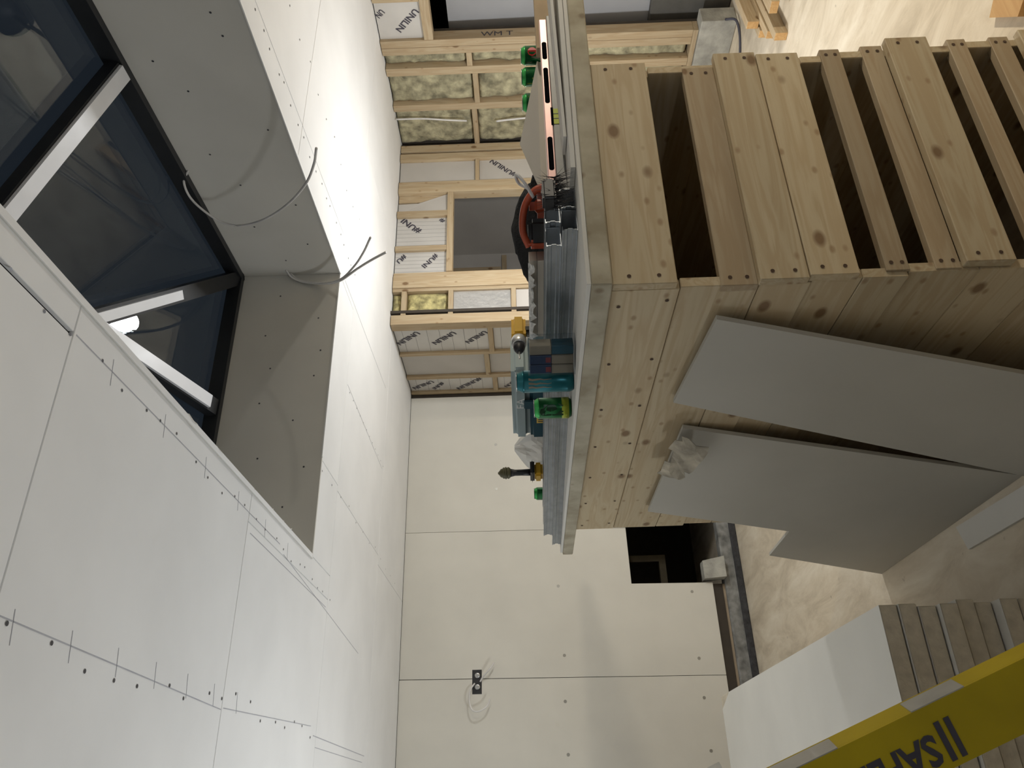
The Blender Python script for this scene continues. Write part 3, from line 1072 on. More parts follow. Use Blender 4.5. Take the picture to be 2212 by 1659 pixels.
# board with the notch: foot on the floor, top on the side planks
tv = Vector((0.995, 2.55, 1.18))
n2 = (Vector((0.913, 3.697, 0)) - Vector((0.925, 2.535, 0))).cross(tv - Vector((0.925, 2.535, 0)))
n2 = n2.normalized()
if n2.x > 0:
    n2 = -n2
b2 = lean_board('leaning_plasterboard', 'grey plasterboard leaning on the crate, its lower left edge stepped', [on_plane((0.913, 3.697, 0.0), n2, y, z) for y, z in
                [(2.48, .002), (3.697, .002), (3.455, .583), (3.117, .59), (2.924, 1.186), (2.174, 1.174)]], n2, 0.0125)
tv = Vector((0.992, 1.8, 1.21))
n1 = (Vector((0.91, 2.7, 0)) - Vector((0.91, 1.9, 0))).cross(tv - Vector((0.91, 1.9, 0))).normalized()
if n1.x > 0:
    n1 = -n1
b1 = lean_board('leaning_plasterboard', 'plain grey plasterboard leaning on the crate nearest its corner', [on_plane((0.91, 1.9, 0.0), n1, y, z) for y, z in
                [(1.878, .002), (2.455, .002), (1.988, 1.232), (1.554, 1.198)]], n1, 0.0125)
# crumpled paper torn at the top of the notched board
bm = bmesh.new()
g = []
for i in range(9):
    row = []
    for j in range(6):
        u, v = i / 8, j / 5
        y = 2.15 + u * 0.32 + .02 * noise.noise(Vector((u * 4, v * 3, 1)))
        z = 1.205 - v * 0.095 + 0.01 * u + .02 * noise.noise(Vector((u * 5, v * 5, 7)))
        x = 0.972 - .05 * v * (1 - .4 * u) - 0.035 * abs(noise.noise(Vector((u * 6, v * 6, 3))))
        row.append(bm.verts.new((x, y, z)))
    g.append(row)
for i in range(8):
    for j in range(5):
        if (i, j) in ((0, 0), (8, 4), (3, 0), (4, 0), (7, 4), (6, 4)):
            continue
        bm.faces.new((g[i][j], g[i + 1][j], g[i + 1][j + 1], g[i][j + 1]))
me = finish(bm, 'torn_paper')
cpt = Vector((0.96, 2.31, 1.15))
for v in me.vertices:
    v.co -= cpt
tp = link('torn_paper', me, plain('torn_board_paper', (.36, .32, .25), .85, amt=.45, scale=14), None, cpt)
tag(tp, 'crumpled torn paper hooked over the top of the stepped leaning board', 'paper')
sm = tp.modifiers.new('thick', 'SOLIDIFY')
sm.thickness = 0.0015
# scrap of board on the floor
fs = prism('board_scrap', [(.898, 2.944, .0135), (.80, 2.907, .0135), (.798, 2.45, .0135), (.80, 1.8, .0135), (.885, 1.75, .0135), (.890, 2.5, .0135)], (0, 0, 1), .0125, LIGHTB)
tag(fs, 'narrow pale board scrap lying on the floor below the leaning boards', 'board scrap')

# ------------------------------------------------------------------ stack of building boards on the floor
zt = 0.545
N = 9
hh = (zt - 0.0) / N
ordinal = ['lowest', 'second lowest', 'third from the floor', 'fourth from the floor', 'middle', 'fourth from the top', 'third from the top', 'second from the top', 'topmost full length']
for k in range(N):
    dx, dy = random.uniform(-.012, .012), random.uniform(-.03, .015)
    z0, z1 = k * hh + .0015, (k + 1) * hh - .0015
    c = Vector((-0.08, 3.77, (z0 + z1) / 2))
    root = empty('building_board', (c.x, c.y, z0), '%s cream-edged building board of the floor stack beside the ladder' % ordinal[k], 'building board', 'boards stacked on the floor')
    x0, x1, y0, y1 = -0.66 + dx, 0.535 + dx, 2.555 + dy, 4.98 + dy
    if k == N - 1:
        x0, x1, y0, y1 = -0.66, .535, 2.565, 4.98
    box('core', x0, x1, y0, y1, z0 + .0012, z1 - .0012, EDGEB, root, 0.003)
    if k == N - 1:
        prism('facing_paper', [(x0, y0, z1), (x1, y0, z1), (x1, y1 - .22, z1), (x1 - .07, y1, z1), (x0, y1, z1)], (0, 0, 1), .0011, board_mat('white_facing', (.80, .78, .72), blot=.02), root)
    else:
        box('facing_paper', x0, x1, y0, y1, z1 - .001, z1, LIGHTB, root)

# ------------------------------------------------------------------ yellow ladder near the camera
tA, tB = Vector((.051, 1.114, 1.277)), Vector((.150, 1.064, 1.029))
dR = (tB - tA).normalized()                       # down the rail
nF = Vector((-fw.x, -fw.y, 0.25)).normalized()     # the lettered face looks at the viewer
nF = (nF - dR * nF.dot(dR)).normalized()
sR = dR.cross(nF).normalized()
lowp = Vector((.0645, 1.112, 1.032))
wd = (lowp - tB) - dR * (lowp - tB).dot(dR)
if sR.dot(wd) < 0:
    sR = -sR
WID = 0.082
up_len = 0.55
down_len = (tB.z - 0.0) / -dR.z
Ptop = tB - dR * up_len
Pbot = tB + dR * (down_len + 0.0)
lad = empty('step_ladder', Pbot, 'yellow fibreglass ladder with black lettering on its rail', 'ladder')


def slab_between(name, A, B, e1, w1_, e2, w2_, mat, parent):
    """box from A to B spanning w1_ along e1 and w2_ along e2"""
    A, B, e1, e2 = Vector(A), Vector(B), Vector(e1), Vector(e2)
    bm = bmesh.new()
    vs = []
    b0 = base(parent)
    for p in (A, B):
        for a, b in ((0, 0), (1, 0), (1, 1), (0, 1)):
            vs.append(bm.verts.new(p + e1 * w1_ * a + e2 * w2_ * b - b0))
    for f in ((0, 1, 2, 3), (7, 6, 5, 4), (0, 4, 5, 1), (1, 5, 6, 2), (2, 6, 7, 3), (3, 7, 4, 0)):
        bm.faces.new([vs[i] for i in f])
    return link(name, finish(bm, name), mat, parent)


bk = -nF
off = sR * 0.40
for o_, nm in ((Vector((0, 0, 0)), 'rail'), (off + bk * 0.0, 'rail')):
    slab_between(nm, Ptop + o_, Pbot + o_, sR, WID, bk, 0.004, FIBREY, lad)
    slab_between('rail_flange', Ptop + o_ + bk * .0042, Pbot + o_ + bk * .0042, sR, 0.004, bk, 0.034, FIBREY, lad)
    slab_between('rail_flange', Ptop + o_ + bk * .0042 + sR * (WID - .004), Pbot + o_ + bk * .0042 + sR * (WID - .004), sR, 0.004, bk, 0.034, FIBREY, lad)
for zz in (0.30, 0.58, 0.86, 1.42):
    q = tB + dR * ((tB.z - zz) / -dR.z)
    slab_between('step', q + bk * .042 + sR * 0.0, q + bk * .042 + off + sR * WID, dR, 0.022, bk, 0.075, ALU, lad)
qa = tB - dR * 0.16
slab_between('step_bracket', qa, qa + dR * 0.075, -sR, 0.0015, bk, 0.032, ALU, lad)
slab_between('step_bracket', tB - dR * .42, tB - dR * .265, -sR, 0.0015, bk, 0.032, ALU, lad)
# lettering: two bars and the visible start of the word
t0 = tB + sR * 0.052
ls = t0 - dR * 0.150
lettering('printed_lettering', 'SAFEE', ls, ls - dR * 0.115, nF, INK, lad, aspect=0.36, lift=.001, bold=.03)
for k in (0, 1):
    q = tB - dR * (0.121 + k * 0.014) + sR * 0.022
    slab_between('printed_bar', q + nF * .001, q - dR * 0.0075 + nF * .001, sR, 0.052, nF, 0.0004, INK, lad)

# ------------------------------------------------------------------ things on the worktop
def channel(name, label, A, B, zb, h, wdt, grp):
    """steel channel lying on its web, lips turned in"""
    A, B = Vector((A[0], A[1], 0)), Vector((B[0], B[1], 0))
    d = (B - A).normalized()
    s_ = Vector((d.y, -d.x, 0))
    L = (B - A).length
    prof = [(0, 0), (wdt, 0), (wdt, h), (wdt - .012, h), (wdt - .012, h - .0015), (wdt - .0015, h - .0015), (wdt - .0015, .0015), (.0045, .0015), (.0045, h * .3), (.0075, h * .36), (.0075, h * .62), (.0045, h * .68), (.0045, h - .0015), (.014, h - .0015), (.014, h), (0, h), (0, h - .004), (.003, h - .005), (.003, h * .69), (.006, h * .63), (.006, h * .35), (.003, h * .29), (.003, .003), (0, .002)]
    bm = bmesh.new()
    r = []
    for t in (0, L):
        r.append([bm.verts.new(d * t + s_ * p + Vector((0, 0, q))) for p, q in prof])
    n_ = len(prof)
    for i in range(n_):
        j = (i + 1) % n_
        bm.faces.new((r[0][i], r[0][j], r[1][j], r[1][i]))
    bm.faces.new(r[0])
    bm.faces.new(r[1])
    o = link(name, finish(bm, name), STEEL, None, (A.x, A.y, zb))
    return tag(o, label, 'steel channel', grp)


gP = 'steel channels on the worktop'
channel('steel_channel', 'lower outer steel channel lying along the worktop edge', (1.2275, 1.50), (1.012, 3.40), ST, .038, .07, gP)
channel('steel_channel', 'upper outer steel channel on top of the channel at the worktop edge', (1.228, 1.56), (1.024, 3.30), ST + .0385, .038, .066, gP)
channel('steel_channel', 'lower inner steel channel behind the one at the worktop edge', (1.298, 1.50), (1.086, 3.36), ST, .038, .07, gP)
channel('steel_channel', 'upper inner steel channel behind the raised one, next to the offcuts', (1.2945, 1.55), (1.094, 3.27), ST + .0385, .038, .066, gP)


def can(name, label, x, y, z, r, h, body, shoulder, grp=None, tabs=True, tilt=None):
    root = empty(name, (x, y, z), label, 'drink can', grp, rot=tilt)
    lathe('body', [(r * .78, 0), (r * .9, .004), (r, .012), (r, h * .86)], body, root)
    lathe('shoulder', [(r * .999, h * .86), (r * .98, h * .89), (r * .80, h * .965), (r * .80, h * .985)], shoulder, root)
    lathe('rim', [(r * .83, h * .985), (r * .85, h), (r * .80, h), (r * .76, h * .982)], SILV, root, seg=16)
    o = lathe('pull_tab', [(r * .3, 0), (r * .3, .0012)], SILV, root, (r * .12, 0, h * .984), seg=10)
    return root


def wrap_text(name, body, size, r, ang, zc, mat, parent, vertical=True, squash=1.0):
    me = text_mesh(body, size, 0.0, 0.006)
    xs = [v.co.x for v in me.vertices]
    xm = (min(xs) + max(xs)) / 2
    for v in me.vertices:
        a, b = (v.co.x - xm), v.co.y * squash
        if vertical:
            a, b = -b, a
        th = ang + a / r
        v.co = Vector(((r + .0006) * math.cos(th), (r + .0006) * math.sin(th), zc + b))
    me.materials.clear()
    return link(name, me, mat, parent)


camang = lambda x, y: math.atan2(-y, -x)
c1 = can('green_drink_can', 'green soft drink can standing at the front edge of the worktop sheet', 1.072, 2.155, ST, .033, .115, GREENC, GREENL, 'green soft drink cans')
lathe('lime_band', [(.0333, .008), (.0333, .030)], LIME, c1, seg=20)
wrap_text('printed_lettering', '7UP', .036, .0333, camang(1.06, 2.1) - .15, .062, DGREEN, c1)
c2 = can('green_drink_can', 'green soft drink can beyond the steel channels by the plastic bag', 1.204, 3.262, ST, .028, .112, GREENC, GREENL, 'green soft drink cans')
for i, (x, y, lb) in enumerate(((2.346, 1.895, 'green soft drink can with a red dot, right of the other two by the offcut'), (2.283, 1.934, 'middle green soft drink can of the three behind the tilted offcut'), (2.210, 1.985, 'leftmost green soft drink can of the three behind the tilted offcut'))):
    cc = can('green_drink_can', lb, x, y, ST, .033, .115, GREENC, GREENL, 'green soft drink cans')
    wrap_text('printed_numeral', '7', .075, .0333, camang(x, y), .06, TANP if i == 0 else LIME, cc, vertical=False)
    if i == 0:
        bm = bmesh.new()
        pv = []
        for k in range(14):
            a = 2 * math.pi * k / 14
            th = camang(x, y) + .45 + .016 * math.cos(a) / .033
            pv.append(bm.verts.new((.0338 * math.cos(th), .0338 * math.sin(th), .075 + .016 * math.sin(a))))
        bm.faces.new(pv)
        link('red_dot', finish(bm, 'red_dot'), REDP, cc)
tc_ = can('tall_teal_can', 'tall teal energy drink can standing between the clear pack and green can', 1.075, 1.985, ST, .033, .166, TEALC, TEALC, None, tilt=(0, 0, 0))
for k, (dz, w_) in enumerate(((.0, .055), (.0, .05), (.0, .045))):
    th0 = camang(1.07, 1.98) - .55 + k * .35
    bm = bmesh.new()
    up_ = []
    for j in range(7):
        z = .13 - j * .011
        wv = .0035 * (1 - j / 7.5)
        jit = .04 * math.sin(j * 2.1 + k)
        up_.append((bm.verts.new((.0337 * math.cos(th0 + jit - wv / .033), .0337 * math.sin(th0 + jit - wv / .033), z)),
                    bm.verts.new((.0337 * math.cos(th0 + jit + wv / .033), .0337 * math.sin(th0 + jit + wv / .033), z))))
    for a, b in zip(up_, up_[1:]):
        bm.faces.new((a[0], a[1], b[1], b[0]))
    link('claw_mark', finish(bm, 'claw_mark'), TANP, tc_)

# clear pack with three blue and tan inserts
pk = empty('clear_pack', (1.086, 1.857, ST), 'clear plastic pack with three blue and tan cartons beside the teal can', 'pack', rot=(0, 0, math.radians(-62)))
# local x runs left to right as seen, local y away from the viewer
for i in range(3):
    xa = -.047 + i * .0305
    dark, light = (NAVY, TANP) if i < 2 else (TANP, TEALB)
    bm = bmesh.new()
    bm_box(bm, xa, xa + .028, -.02, .02, .066, .126, .002)
    link('carton_top', finish(bm, 'carton_top'), dark, pk)
    bm = bmesh.new()
    bm_box(bm, xa, xa + .028, -.02, .02, .006, .066, .002)
    link('carton_base', finish(bm, 'carton_base'), light, pk)
    if i < 2:
        bm = bmesh.new()
        bm_box(bm, xa + .006, xa + .022, -.0206, -.0201, .068, .082)
        link('red_mark', finish(bm, 'red_mark'), DRED, pk)
bm = bmesh.new()
for b in ((-.050, .056, -.0235, -.0225, 0, .131), (-.050, .056, .0225, .0235, 0, .131), (-.050, -.049, -.0225, .0225, 0, .131), (.055, .056, -.0225, .0225, 0, .131), (-.049, .055, -.0225, .0225, .130, .131)):
    bm_box(bm, *b)
link('clear_shell', finish(bm, 'clear_shell'), CLEARP, pk)

# teal tool case
tcase = empty('tool_case', (1.432, 2.65, ST), 'teal tool case with pale lid and yellow label behind the cans', 'tool case', rot=(0, 0, math.radians(-66)))


def rbox(name, x0, x1, y0, y1, z0, z1, mat, parent, bev=.012, seg=3):
    bm = bmesh.new()
    bm_box(bm, x0, x1, y0, y1, z0, z1)
    bmesh.ops.bevel(bm, geom=list(bm.edges), offset=bev, segments=seg, affect='EDGES')
    return link(name, finish(bm, name, False), mat, parent)


rbox('base', -.172, .155, -.13, .10, 0, .118, TEALD, tcase)
rbox('lid', -.172, .155, -.132, .10, .1185, .183, TEALL, tcase, .018)
rbox('handle', -.05, .05, .10, .125, .07, .11, BLACKP, tcase, .005)
rbox('latch', -.02, .02, -.139, -.1305, .095, .14, TEALD, tcase, .003)
rbox('yellow_label', -.093, -.066, -.1312, -.1302, .055, .095, LABELY, tcase, .0002, 1)
for k in range(2):
    rbox('label_print', -.087 + k * .009, -.083 + k * .009, -.1316, -.1313, .06, .09, INK, tcase, .0001, 1)
tcase.scale = (1.03, 1.0, 1.03)
me = text_mesh('FA', .042, 0)
me.materials.clear()
for v in me.vertices:
    v.co = Vector((v.co.x - .022, -.1326, .150 + v.co.y))
link('painted_letters', me, WHITEP, tcase)

# cordless drill on the offcuts
dr = empty('cordless_drill', (1.395, 2.225, ST), 'yellow and black cordless drill standing behind the plasterboard offcuts', 'drill', rot=(0, 0, math.radians(-155)))
rbox('battery', -.05, .045, -.033, .033, 0.0005, .048, BLACKP, dr, .006)
rbox('grip', -.022, .016, -.015, .015, .047, .150, BLACKP, dr, .007)
rbox('body', -.075, .045, -.027, .027, .140, .192, YELLOWT, dr, .012)
rbox('yellow_foot', -.045, .04, -.028, .028, .0485, .062, YELLOWT, dr, .005)
lathe('gearbox', [(.0, 0), (.024, 0), (.027, .008), (.027, .034), (.022, .042)], ALU, dr, (.044, 0, .166), 18, (0, math.radians(90), 0))
lathe('chuck', [(.020, 0), (.021, .016), (.014, .034), (.007, .04)], BLACKP, dr, (.0865, 0, .166), 18, (0, math.radians(90), 0))
lathe('drill_bit', [(.0032, 0), (.0032, .04), (.001, .044)], ALU, dr, (.127, 0, .166), 8, (0, math.radians(90), 0))
rbox('trigger', .016, .026, -.007, .007, .115, .137, BLACKP, dr, .002)
dr.scale = (.93, .93, .93)

# pile of plasterboard offcuts behind the channels
for k in range(5):
    sz = random.uniform(-.012, .012)
    z0 = ST + .0002 + k * .0236
    root = empty('plasterboard_offcut', (1.35, 1.86, z0), '%s plasterboard offcut of the small pile in front of the drill' % ['lowest', 'second lowest', 'middle', 'second highest', 'topmost'][k], 'plasterboard', 'offcuts piled on the worktop')
    P = [(1.302 + abs(sz) * .3, 2.11), (1.346 + abs(sz) * .3, 1.775), (1.39, 1.78 + sz), (1.375, 2.12 + sz)]
    prism('gypsum_core', [(x, y, z0 + .0226) for x, y in P], (0, 0, 1), .0214, OFFB if k != 4 else OFFB, root)
    prism('facing_paper', [(x, y, z0 + .0233) for x, y in P], (0, 0, 1), .0006, LIGHTB, root)
bm = bmesh.new()
g = []
for i in range(25):
    row = []
    for j in range(4):
        u = i / 24
        p = Vector((1.302, 2.11, 0)).lerp(Vector((1.346, 1.775, 0)), u)
        z = ST + .1205 - j * .005 * (1 + 1.3 * noise.noise(Vector((u * 19, 0, 4))))
        row.append(bm.verts.new(Vector((p.x - .005 - .008 * noise.noise(Vector((u * 12, j * .9, 2))) - .003 * j, p.y, z)) - Vector((1.35, 1.88, 1.62))))
    g.append(row)
for i in range(24):
    for j in range(3):
        bm.faces.new((g[i][j], g[i + 1][j], g[i + 1][j + 1], g[i][j + 1]))
tpp = link('torn_paper_strip', finish(bm, 'torn_paper_strip'), plain('white_torn_paper', (.72, .70, .66), .8, amt=.25, scale=60), None, (1.35, 1.88, 1.62))
tag(tpp, 'ragged white paper strip hanging off the top offcut', 'paper')

# black cloth bundle
def blob(name, sx, sy, sz, amp, fr, seed, mat, loc, rot=0, flat=True, sub=4):
    bm = bmesh.new()
    bmesh.ops.create_icosphere(bm, subdivisions=sub, radius=1)
    for v in bm.verts:
        d = 1 + amp * noise.noise(v.co * fr + Vector((seed, 0, 0))) + amp * .5 * noise.noise(v.co * fr * 2.7 + Vector((0, seed, 0)))
        v.co = Vector((v.co.x * sx * d, v.co.y * sy * d, v.co.z * sz * d))
        if flat and v.co.z < -sz * .55:
            v.co.z = -sz * .55
    return link(name, finish(bm, name, True), mat, None, loc, (0, 0, rot))


jk = blob('cloth_bundle', .20, .055, .098, .26, 1.7, 3.3, BLACKCLOTH, (1.555, 1.935, ST + .0545), math.radians(-34))
tag(jk, 'crumpled black cloth bundle lying between the offcut pile and the tilted offcut', 'cloth')
# orange and black power tool
pt = empty('power_tool', (1.432, 1.705, ST + .0005), 'orange and black power tool lying between the offcuts and the spirit level', 'power tool', rot=(0, 0, math.radians(-38)))
rbox('body', -.06, .005, -.03, .045, .0, .105, BLACKP, pt, .012)
rbox('orange_band', -.061, -.041, -.0305, .0455, .02, .106, ORANGE, pt, .008)
rbox('orange_shell', .004, .062, -.026, .04, .03, .10, ORANGE, pt, .02)
tube('handle_loop', [(-.055, -.012, .104), (-.02, -.02, .118), (.03, -.022, .112), (.065, -.02, .085), (.072, -.018, .05)], .009, ORANGE, pt, 8, True, (0, 0, 0))
tube('cord', [(.05, -.03, .09), (.08, -.045, .11), (.10, -.03, .13), (.085, .0, .125), (.07, -.01, .1)], .004, CABLEM, pt, 6, True, (0, 0, 0))
pt.scale = (1.25, 1.25, 1.12)

# black bristle brush at the near end of the channels
br = empty('bristle_brush', (1.338, 1.457, ST), 'black bristle brush at the near ends of the steel channels', 'brush', rot=(0, 0, math.radians(8)))
rbox('stock', -.075, -.0, -.022, .022, .052, .085, BLACKP, br, .006)
bm = bmesh.new()
for i in range(150):
    x, y = random.uniform(-.075, .012), random.uniform(-.02, .02)
    z1 = random.uniform(.06, .09)
    lx, ly = random.uniform(-.02, .035), random.uniform(-.02, .01)
    a = Vector((x, y, .055))
    b_ = Vector((x + lx, y + ly, random.uniform(.0, .03) if random.random() < .7 else z1 + .02))
    r_ = .0012
    q = [bm.verts.new(a + Vector((r_, 0, 0))), bm.verts.new(a + Vector((-r_, r_, 0))), bm.verts.new(a + Vector((-r_, -r_, 0))), bm.verts.new(b_)]
    for f in ((0, 1, 3), (1, 2, 3), (2, 0, 3), (0, 2, 1)):
        bm.faces.new([q[k] for k in f])
tag(link('bristles', finish(bm, 'bristles'), BLACKP, br), kind='stuff')

# offcuts and the spirit level along the front edge
o1 = prism('thin_offcut', [(1.365, 1.43, ST + .0125), (2.5, 1.425, ST + .0125), (2.5, 1.60, ST + .0125), (1.375, 1.60, ST + .0125)], (0, 0, 1), .012, LIGHTB)
tag(o1, 'long pale board strip under the spirit level, lower one', 'plasterboard', 'board strips under the level')
o2 = prism('thin_offcut', [(1.50, 1.46, ST + .022), (2.5, 1.43, ST + .042), (2.5, 1.535, ST + .042), (1.51, 1.535, ST + .022)], (0, 0, 1), .008, LIGHTB)
tag(o2, 'slightly lifted pale board strip in front of the spirit level', 'plasterboard', 'board strips under the level')
lev = empty('spirit_level', (1.47, 1.57, ST + .0127), 'long grey and rose spirit level with yellow vial lying near the front edge', 'spirit level')
LVX0, LVX1 = 1.388, 2.10
box('body', LVX0, LVX1, 1.555, 1.585, ST + .0127, ST + .0395, LEVELG, lev, .0015)
box('top_flange', LVX0 - .003, LVX1 - .018, 1.5535, 1.5865, ST + .040, ST + .062, PINK, lev, .002)
for x0, x1 in ((1.402, 1.442), (1.475, 1.597), (1.725, 1.870), (1.905, 1.980)):
    x0, x1 = x0 + .007, x1 - .007
    n_ = 8
    pv = []
    for k in range(n_ + 1):
        a = math.pi / 2 + math.pi * k / n_
        pv.append((x0 + .007 * math.cos(a), .007 * math.sin(a)))
    for k in range(n_ + 1):
        a = -math.pi / 2 + math.pi * k / n_
        pv.append((x1 + .007 * math.cos(a), .007 * math.sin(a)))
    prism('hand_slot', [(x, 1.5533, ST + .051 + z) for x, z in pv], (0, -1, 0), .0001, MATTEB, lev)
box('vial_slot', 1.64, 1.708, 1.5532, 1.5546, ST + .0375, ST + .0445, MATTEB, lev)
box('vial_window', 1.645, 1.703, 1.5536, 1.5549, ST + .017, ST + .0372, VIALM, lev)
for k in (0, 1):
    box('vial_ring', 1.664 + k * .018, 1.6665 + k * .018, 1.5530, 1.5535, ST + .017, ST + .0372, BLACKP, lev)
box('end_cap', LVX0 - .022, LVX0, 1.554, 1.586, ST + .0127, ST + .041, BLACKP, lev, .001)
# tilted offcut behind the level
quad = [Vector((1.462, 1.628, 1.590)), Vector((1.575, 1.60, 1.552)), Vector((2.01, 1.645, 1.581)), Vector((1.935, 1.912, 1.641))]
nq = ((quad[1] - quad[0]).cross(quad[3] - quad[0]) + (quad[2] - quad[1]).cross(quad[3] - quad[1])).normalized()
if nq.z < 0:
    nq = -nq
toff = prism('tilted_offcut', quad, nq, .0125, OFFB)
tag(toff, 'beige four-cornered plasterboard offcut tilted up behind the spirit level', 'plasterboard')
box_w = box('wood_offcut', 2.0, 2.45, 1.59, 1.625, ST + .013, ST + .072, CARDB, None, .002)
tag(box_w, 'brown wood offcut standing on edge at the right end of the level', 'wood offcut')

# white plastic bag, upright tool behind it
bg = empty('plastic_bag', (1.30, 3.05, ST), 'thin white plastic bag slumped beside the teal case', 'plastic bag')
bm = bmesh.new()
rings = []
for j in range(9):
    t = j / 8
    r = [.09, .105, .10, .088, .075, .062, .05, .035, .012][j]
    row = []
    for i in range(24):
        a = 2 * math.pi * i / 24
        d = 1.15 + .8 * noise.noise(Vector((math.cos(a) * 2.2, math.sin(a) * 2.2, t * 3 + 5))) + .16 * math.sin(a * 5 + t * 4) * (.3 + t)
        row.append(bm.verts.new((r * d * math.cos(a) * .7 + .02 * t, r * d * math.sin(a) * 1.25 - .03 * t, .001 + t * .188)))
    rings.append(row)
for a, b in zip(rings, rings[1:]):
    for i in range(24):
        bm.faces.new((a[i], a[(i + 1) % 24], b[(i + 1) % 24], b[i]))
link('bag_film', finish(bm, 'bag_film', False), BAGM, bg)
rbox('brown_contents', -.03, .03, -.05, .05, .006, .075, plain('brown_contents', (.20, .09, .03), .7), bg, .012)
ut = empty('upright_tool', (1.171, 2.925, ST + .0775), 'yellow-based tool with upright black stem and ribbed olive knob', 'tool')
rbox('yellow_base', -.028, .03, -.036, .036, .0, .036, YELLOWT, ut, .009)
rbox('black_collar', -.03, .032, -.06, .045, .033, .050, BLACKP, ut, .008)
lathe('stem', [(.014, 0), (.0125, .04), (.0125, .065), (.017, .083)], BLACKP, ut, (0, 0, .046), 14)
kp = [(.015, 0), (.021, .006)]
for k in range(4):
    zc = .010 + k * .0085
    rr = [.0235, .0245, .0225, .0175][k]
    kp += [(rr, zc), (rr, zc + .005), (rr * .88, zc + .006), (rr * .88, zc + .0075)]
kp += [(.010, .046), (.003, .053)]
lathe('knob', kp, OLIVE, ut, (0, 0, .1265), 18)

# ------------------------------------------------------------------ cables
cg = 'loose cables hanging from the skylight shaft'
c = tube('hanging_cable', [(2.592, 2.645, 3.155), (2.555, 2.676, 3.182), (2.525, 2.746, 3.177), (2.495, 2.81, 3.131), (2.465, 2.861, 3.057), (2.435, 2.854, 2.962), (2.405, 2.783, 2.826), (2.375, 2.655, 2.679), (2.345, 2.499, 2.553), (2.315, 2.355, 2.478), (2.285, 2.238, 2.436)], .0055, CABLEM)
tag(c, 'long grey cable looping down from the middle of the skylight shaft', 'cable', cg)
c = tube('hanging_cable', [(2.592, 3.415, 2.925), (2.555, 3.439, 2.891), (2.525, 3.445, 2.82), (2.495, 3.418, 2.708), (2.465, 3.345, 2.599), (2.435, 3.198, 2.495), (2.405, 3.05, 2.417), (2.375, 2.902, 2.353)], .0055, CABLEM)
tag(c, 'upper grey cable hanging from the far corner of the skylight shaft', 'cable', cg)
c = tube('hanging_cable', [(2.592, 3.443, 2.912), (2.545, 3.449, 2.854), (2.505, 3.434, 2.715), (2.465, 3.357, 2.604), (2.425, 3.212, 2.486), (2.385, 3.092, 2.39), (2.345, 2.98, 2.293)], .0065, CABLEM)
tag(c, 'lower grey cable with pale tip at the far corner of the skylight shaft', 'cable', cg)
# socket box in the plasterboard joint
sb = empty('socket_box', (.80, WY, 2.06), 'open socket box cut into the plasterboard wall with loose cables', 'socket box')
box('cavity', .716, .885, WY - .0012, WY - .0002, 2.028, 2.098, BLACKP, sb)
lathe('grommet', [(.020, 0), (.020, .006), (.012, .008)], SILV, sb, (.045, -.001, .0), 12, (math.radians(90), 0, 0))
lathe('grommet', [(.020, 0), (.020, .006), (.012, .008)], SILV, sb, (-.035, -.001, .0), 12, (math.radians(90), 0, 0))
tube('cable_tail', [(.80, WY - .004, 2.04), (.84, WY - .03, 2.01), (.88, WY - .05, 1.965), (.925, WY - .05, 1.935)], .006, CABLEM, sb)
tube('cable_tail', [(.79, WY - .004, 2.08), (.74, WY - .03, 2.11), (.66, WY - .05, 2.115), (.60, WY - .06, 2.09), (.595, WY - .06, 2.04), (.63, WY - .06, 1.985), (.68, WY - .05, 1.965)], .006, CABLEM, sb)
# cables in the rock wool bay
c = tube('wall_cable', [(5.02, 4.63, 2.63), (5.01, 4.625, 2.4), (5.00, 4.64, 2.2), (5.0, 4.655, 2.045)], .007, CABLEM)
tag(c, 'long pale cable drooping down the rock wool bay nearest the corner', 'cable', 'cables in the stud wall')
c = tube('wall_cable', [(5.02, 4.69, 1.80), (5.01, 4.67, 1.7), (5.01, 4.655, 1.5), (5.02, 4.66, 1.2)], .008, CABLEM)
tag(c, 'pale cable tail below the nogging of the rock wool bay', 'cable', 'cables in the stud wall')
c = tube('floor_cable', [(5.0, 3.79, .09), (4.95, 3.76, .03), (4.86, 3.80, .008), (4.75, 3.86, .008), (4.62, 3.98, .008), (4.5, 4.1, .008)], .009, CABLED)
tag(c, 'dark cable on the floor beside the concrete plinth', 'cable')

# ------------------------------------------------------------------ timbers, concrete block, floor plank
def timber(label, A, B, wd_, ht, z0, zrot=0):
    A, B = Vector((A[0], A[1], z0 + ht / 2)), Vector((B[0], B[1], z0 + ht / 2))
    d = (B - A)
    ang = math.atan2(d.y, d.x)
    bm = bmesh.new()
    h = d.length / 2
    bm_box(bm, -h, h, -wd_ / 2, wd_ / 2, -ht / 2, ht / 2, .002)
    o = link('timber_batten', finish(bm, 'timber_batten'), STUD[0], None, (A + B) / 2, (0, 0, ang))
    tag(o, label, 'timber', 'sawn battens stacked on the floor')
    bm = bmesh.new()
    bm_box(bm, -h - .001, -h + .0005, -wd_ / 2 + .002, wd_ / 2 - .002, -ht / 2 + .002, ht / 2 - .002)
    link('sawn_end', finish(bm, 'sawn_end'), CUTWOOD, o)
    return o


ux, uy = .985, .176
def tb(label, x, y, L, z0, w_=.05, h_=.075):
    timber(label, (x, y), (x + ux * L, y + uy * L), w_, h_, z0)




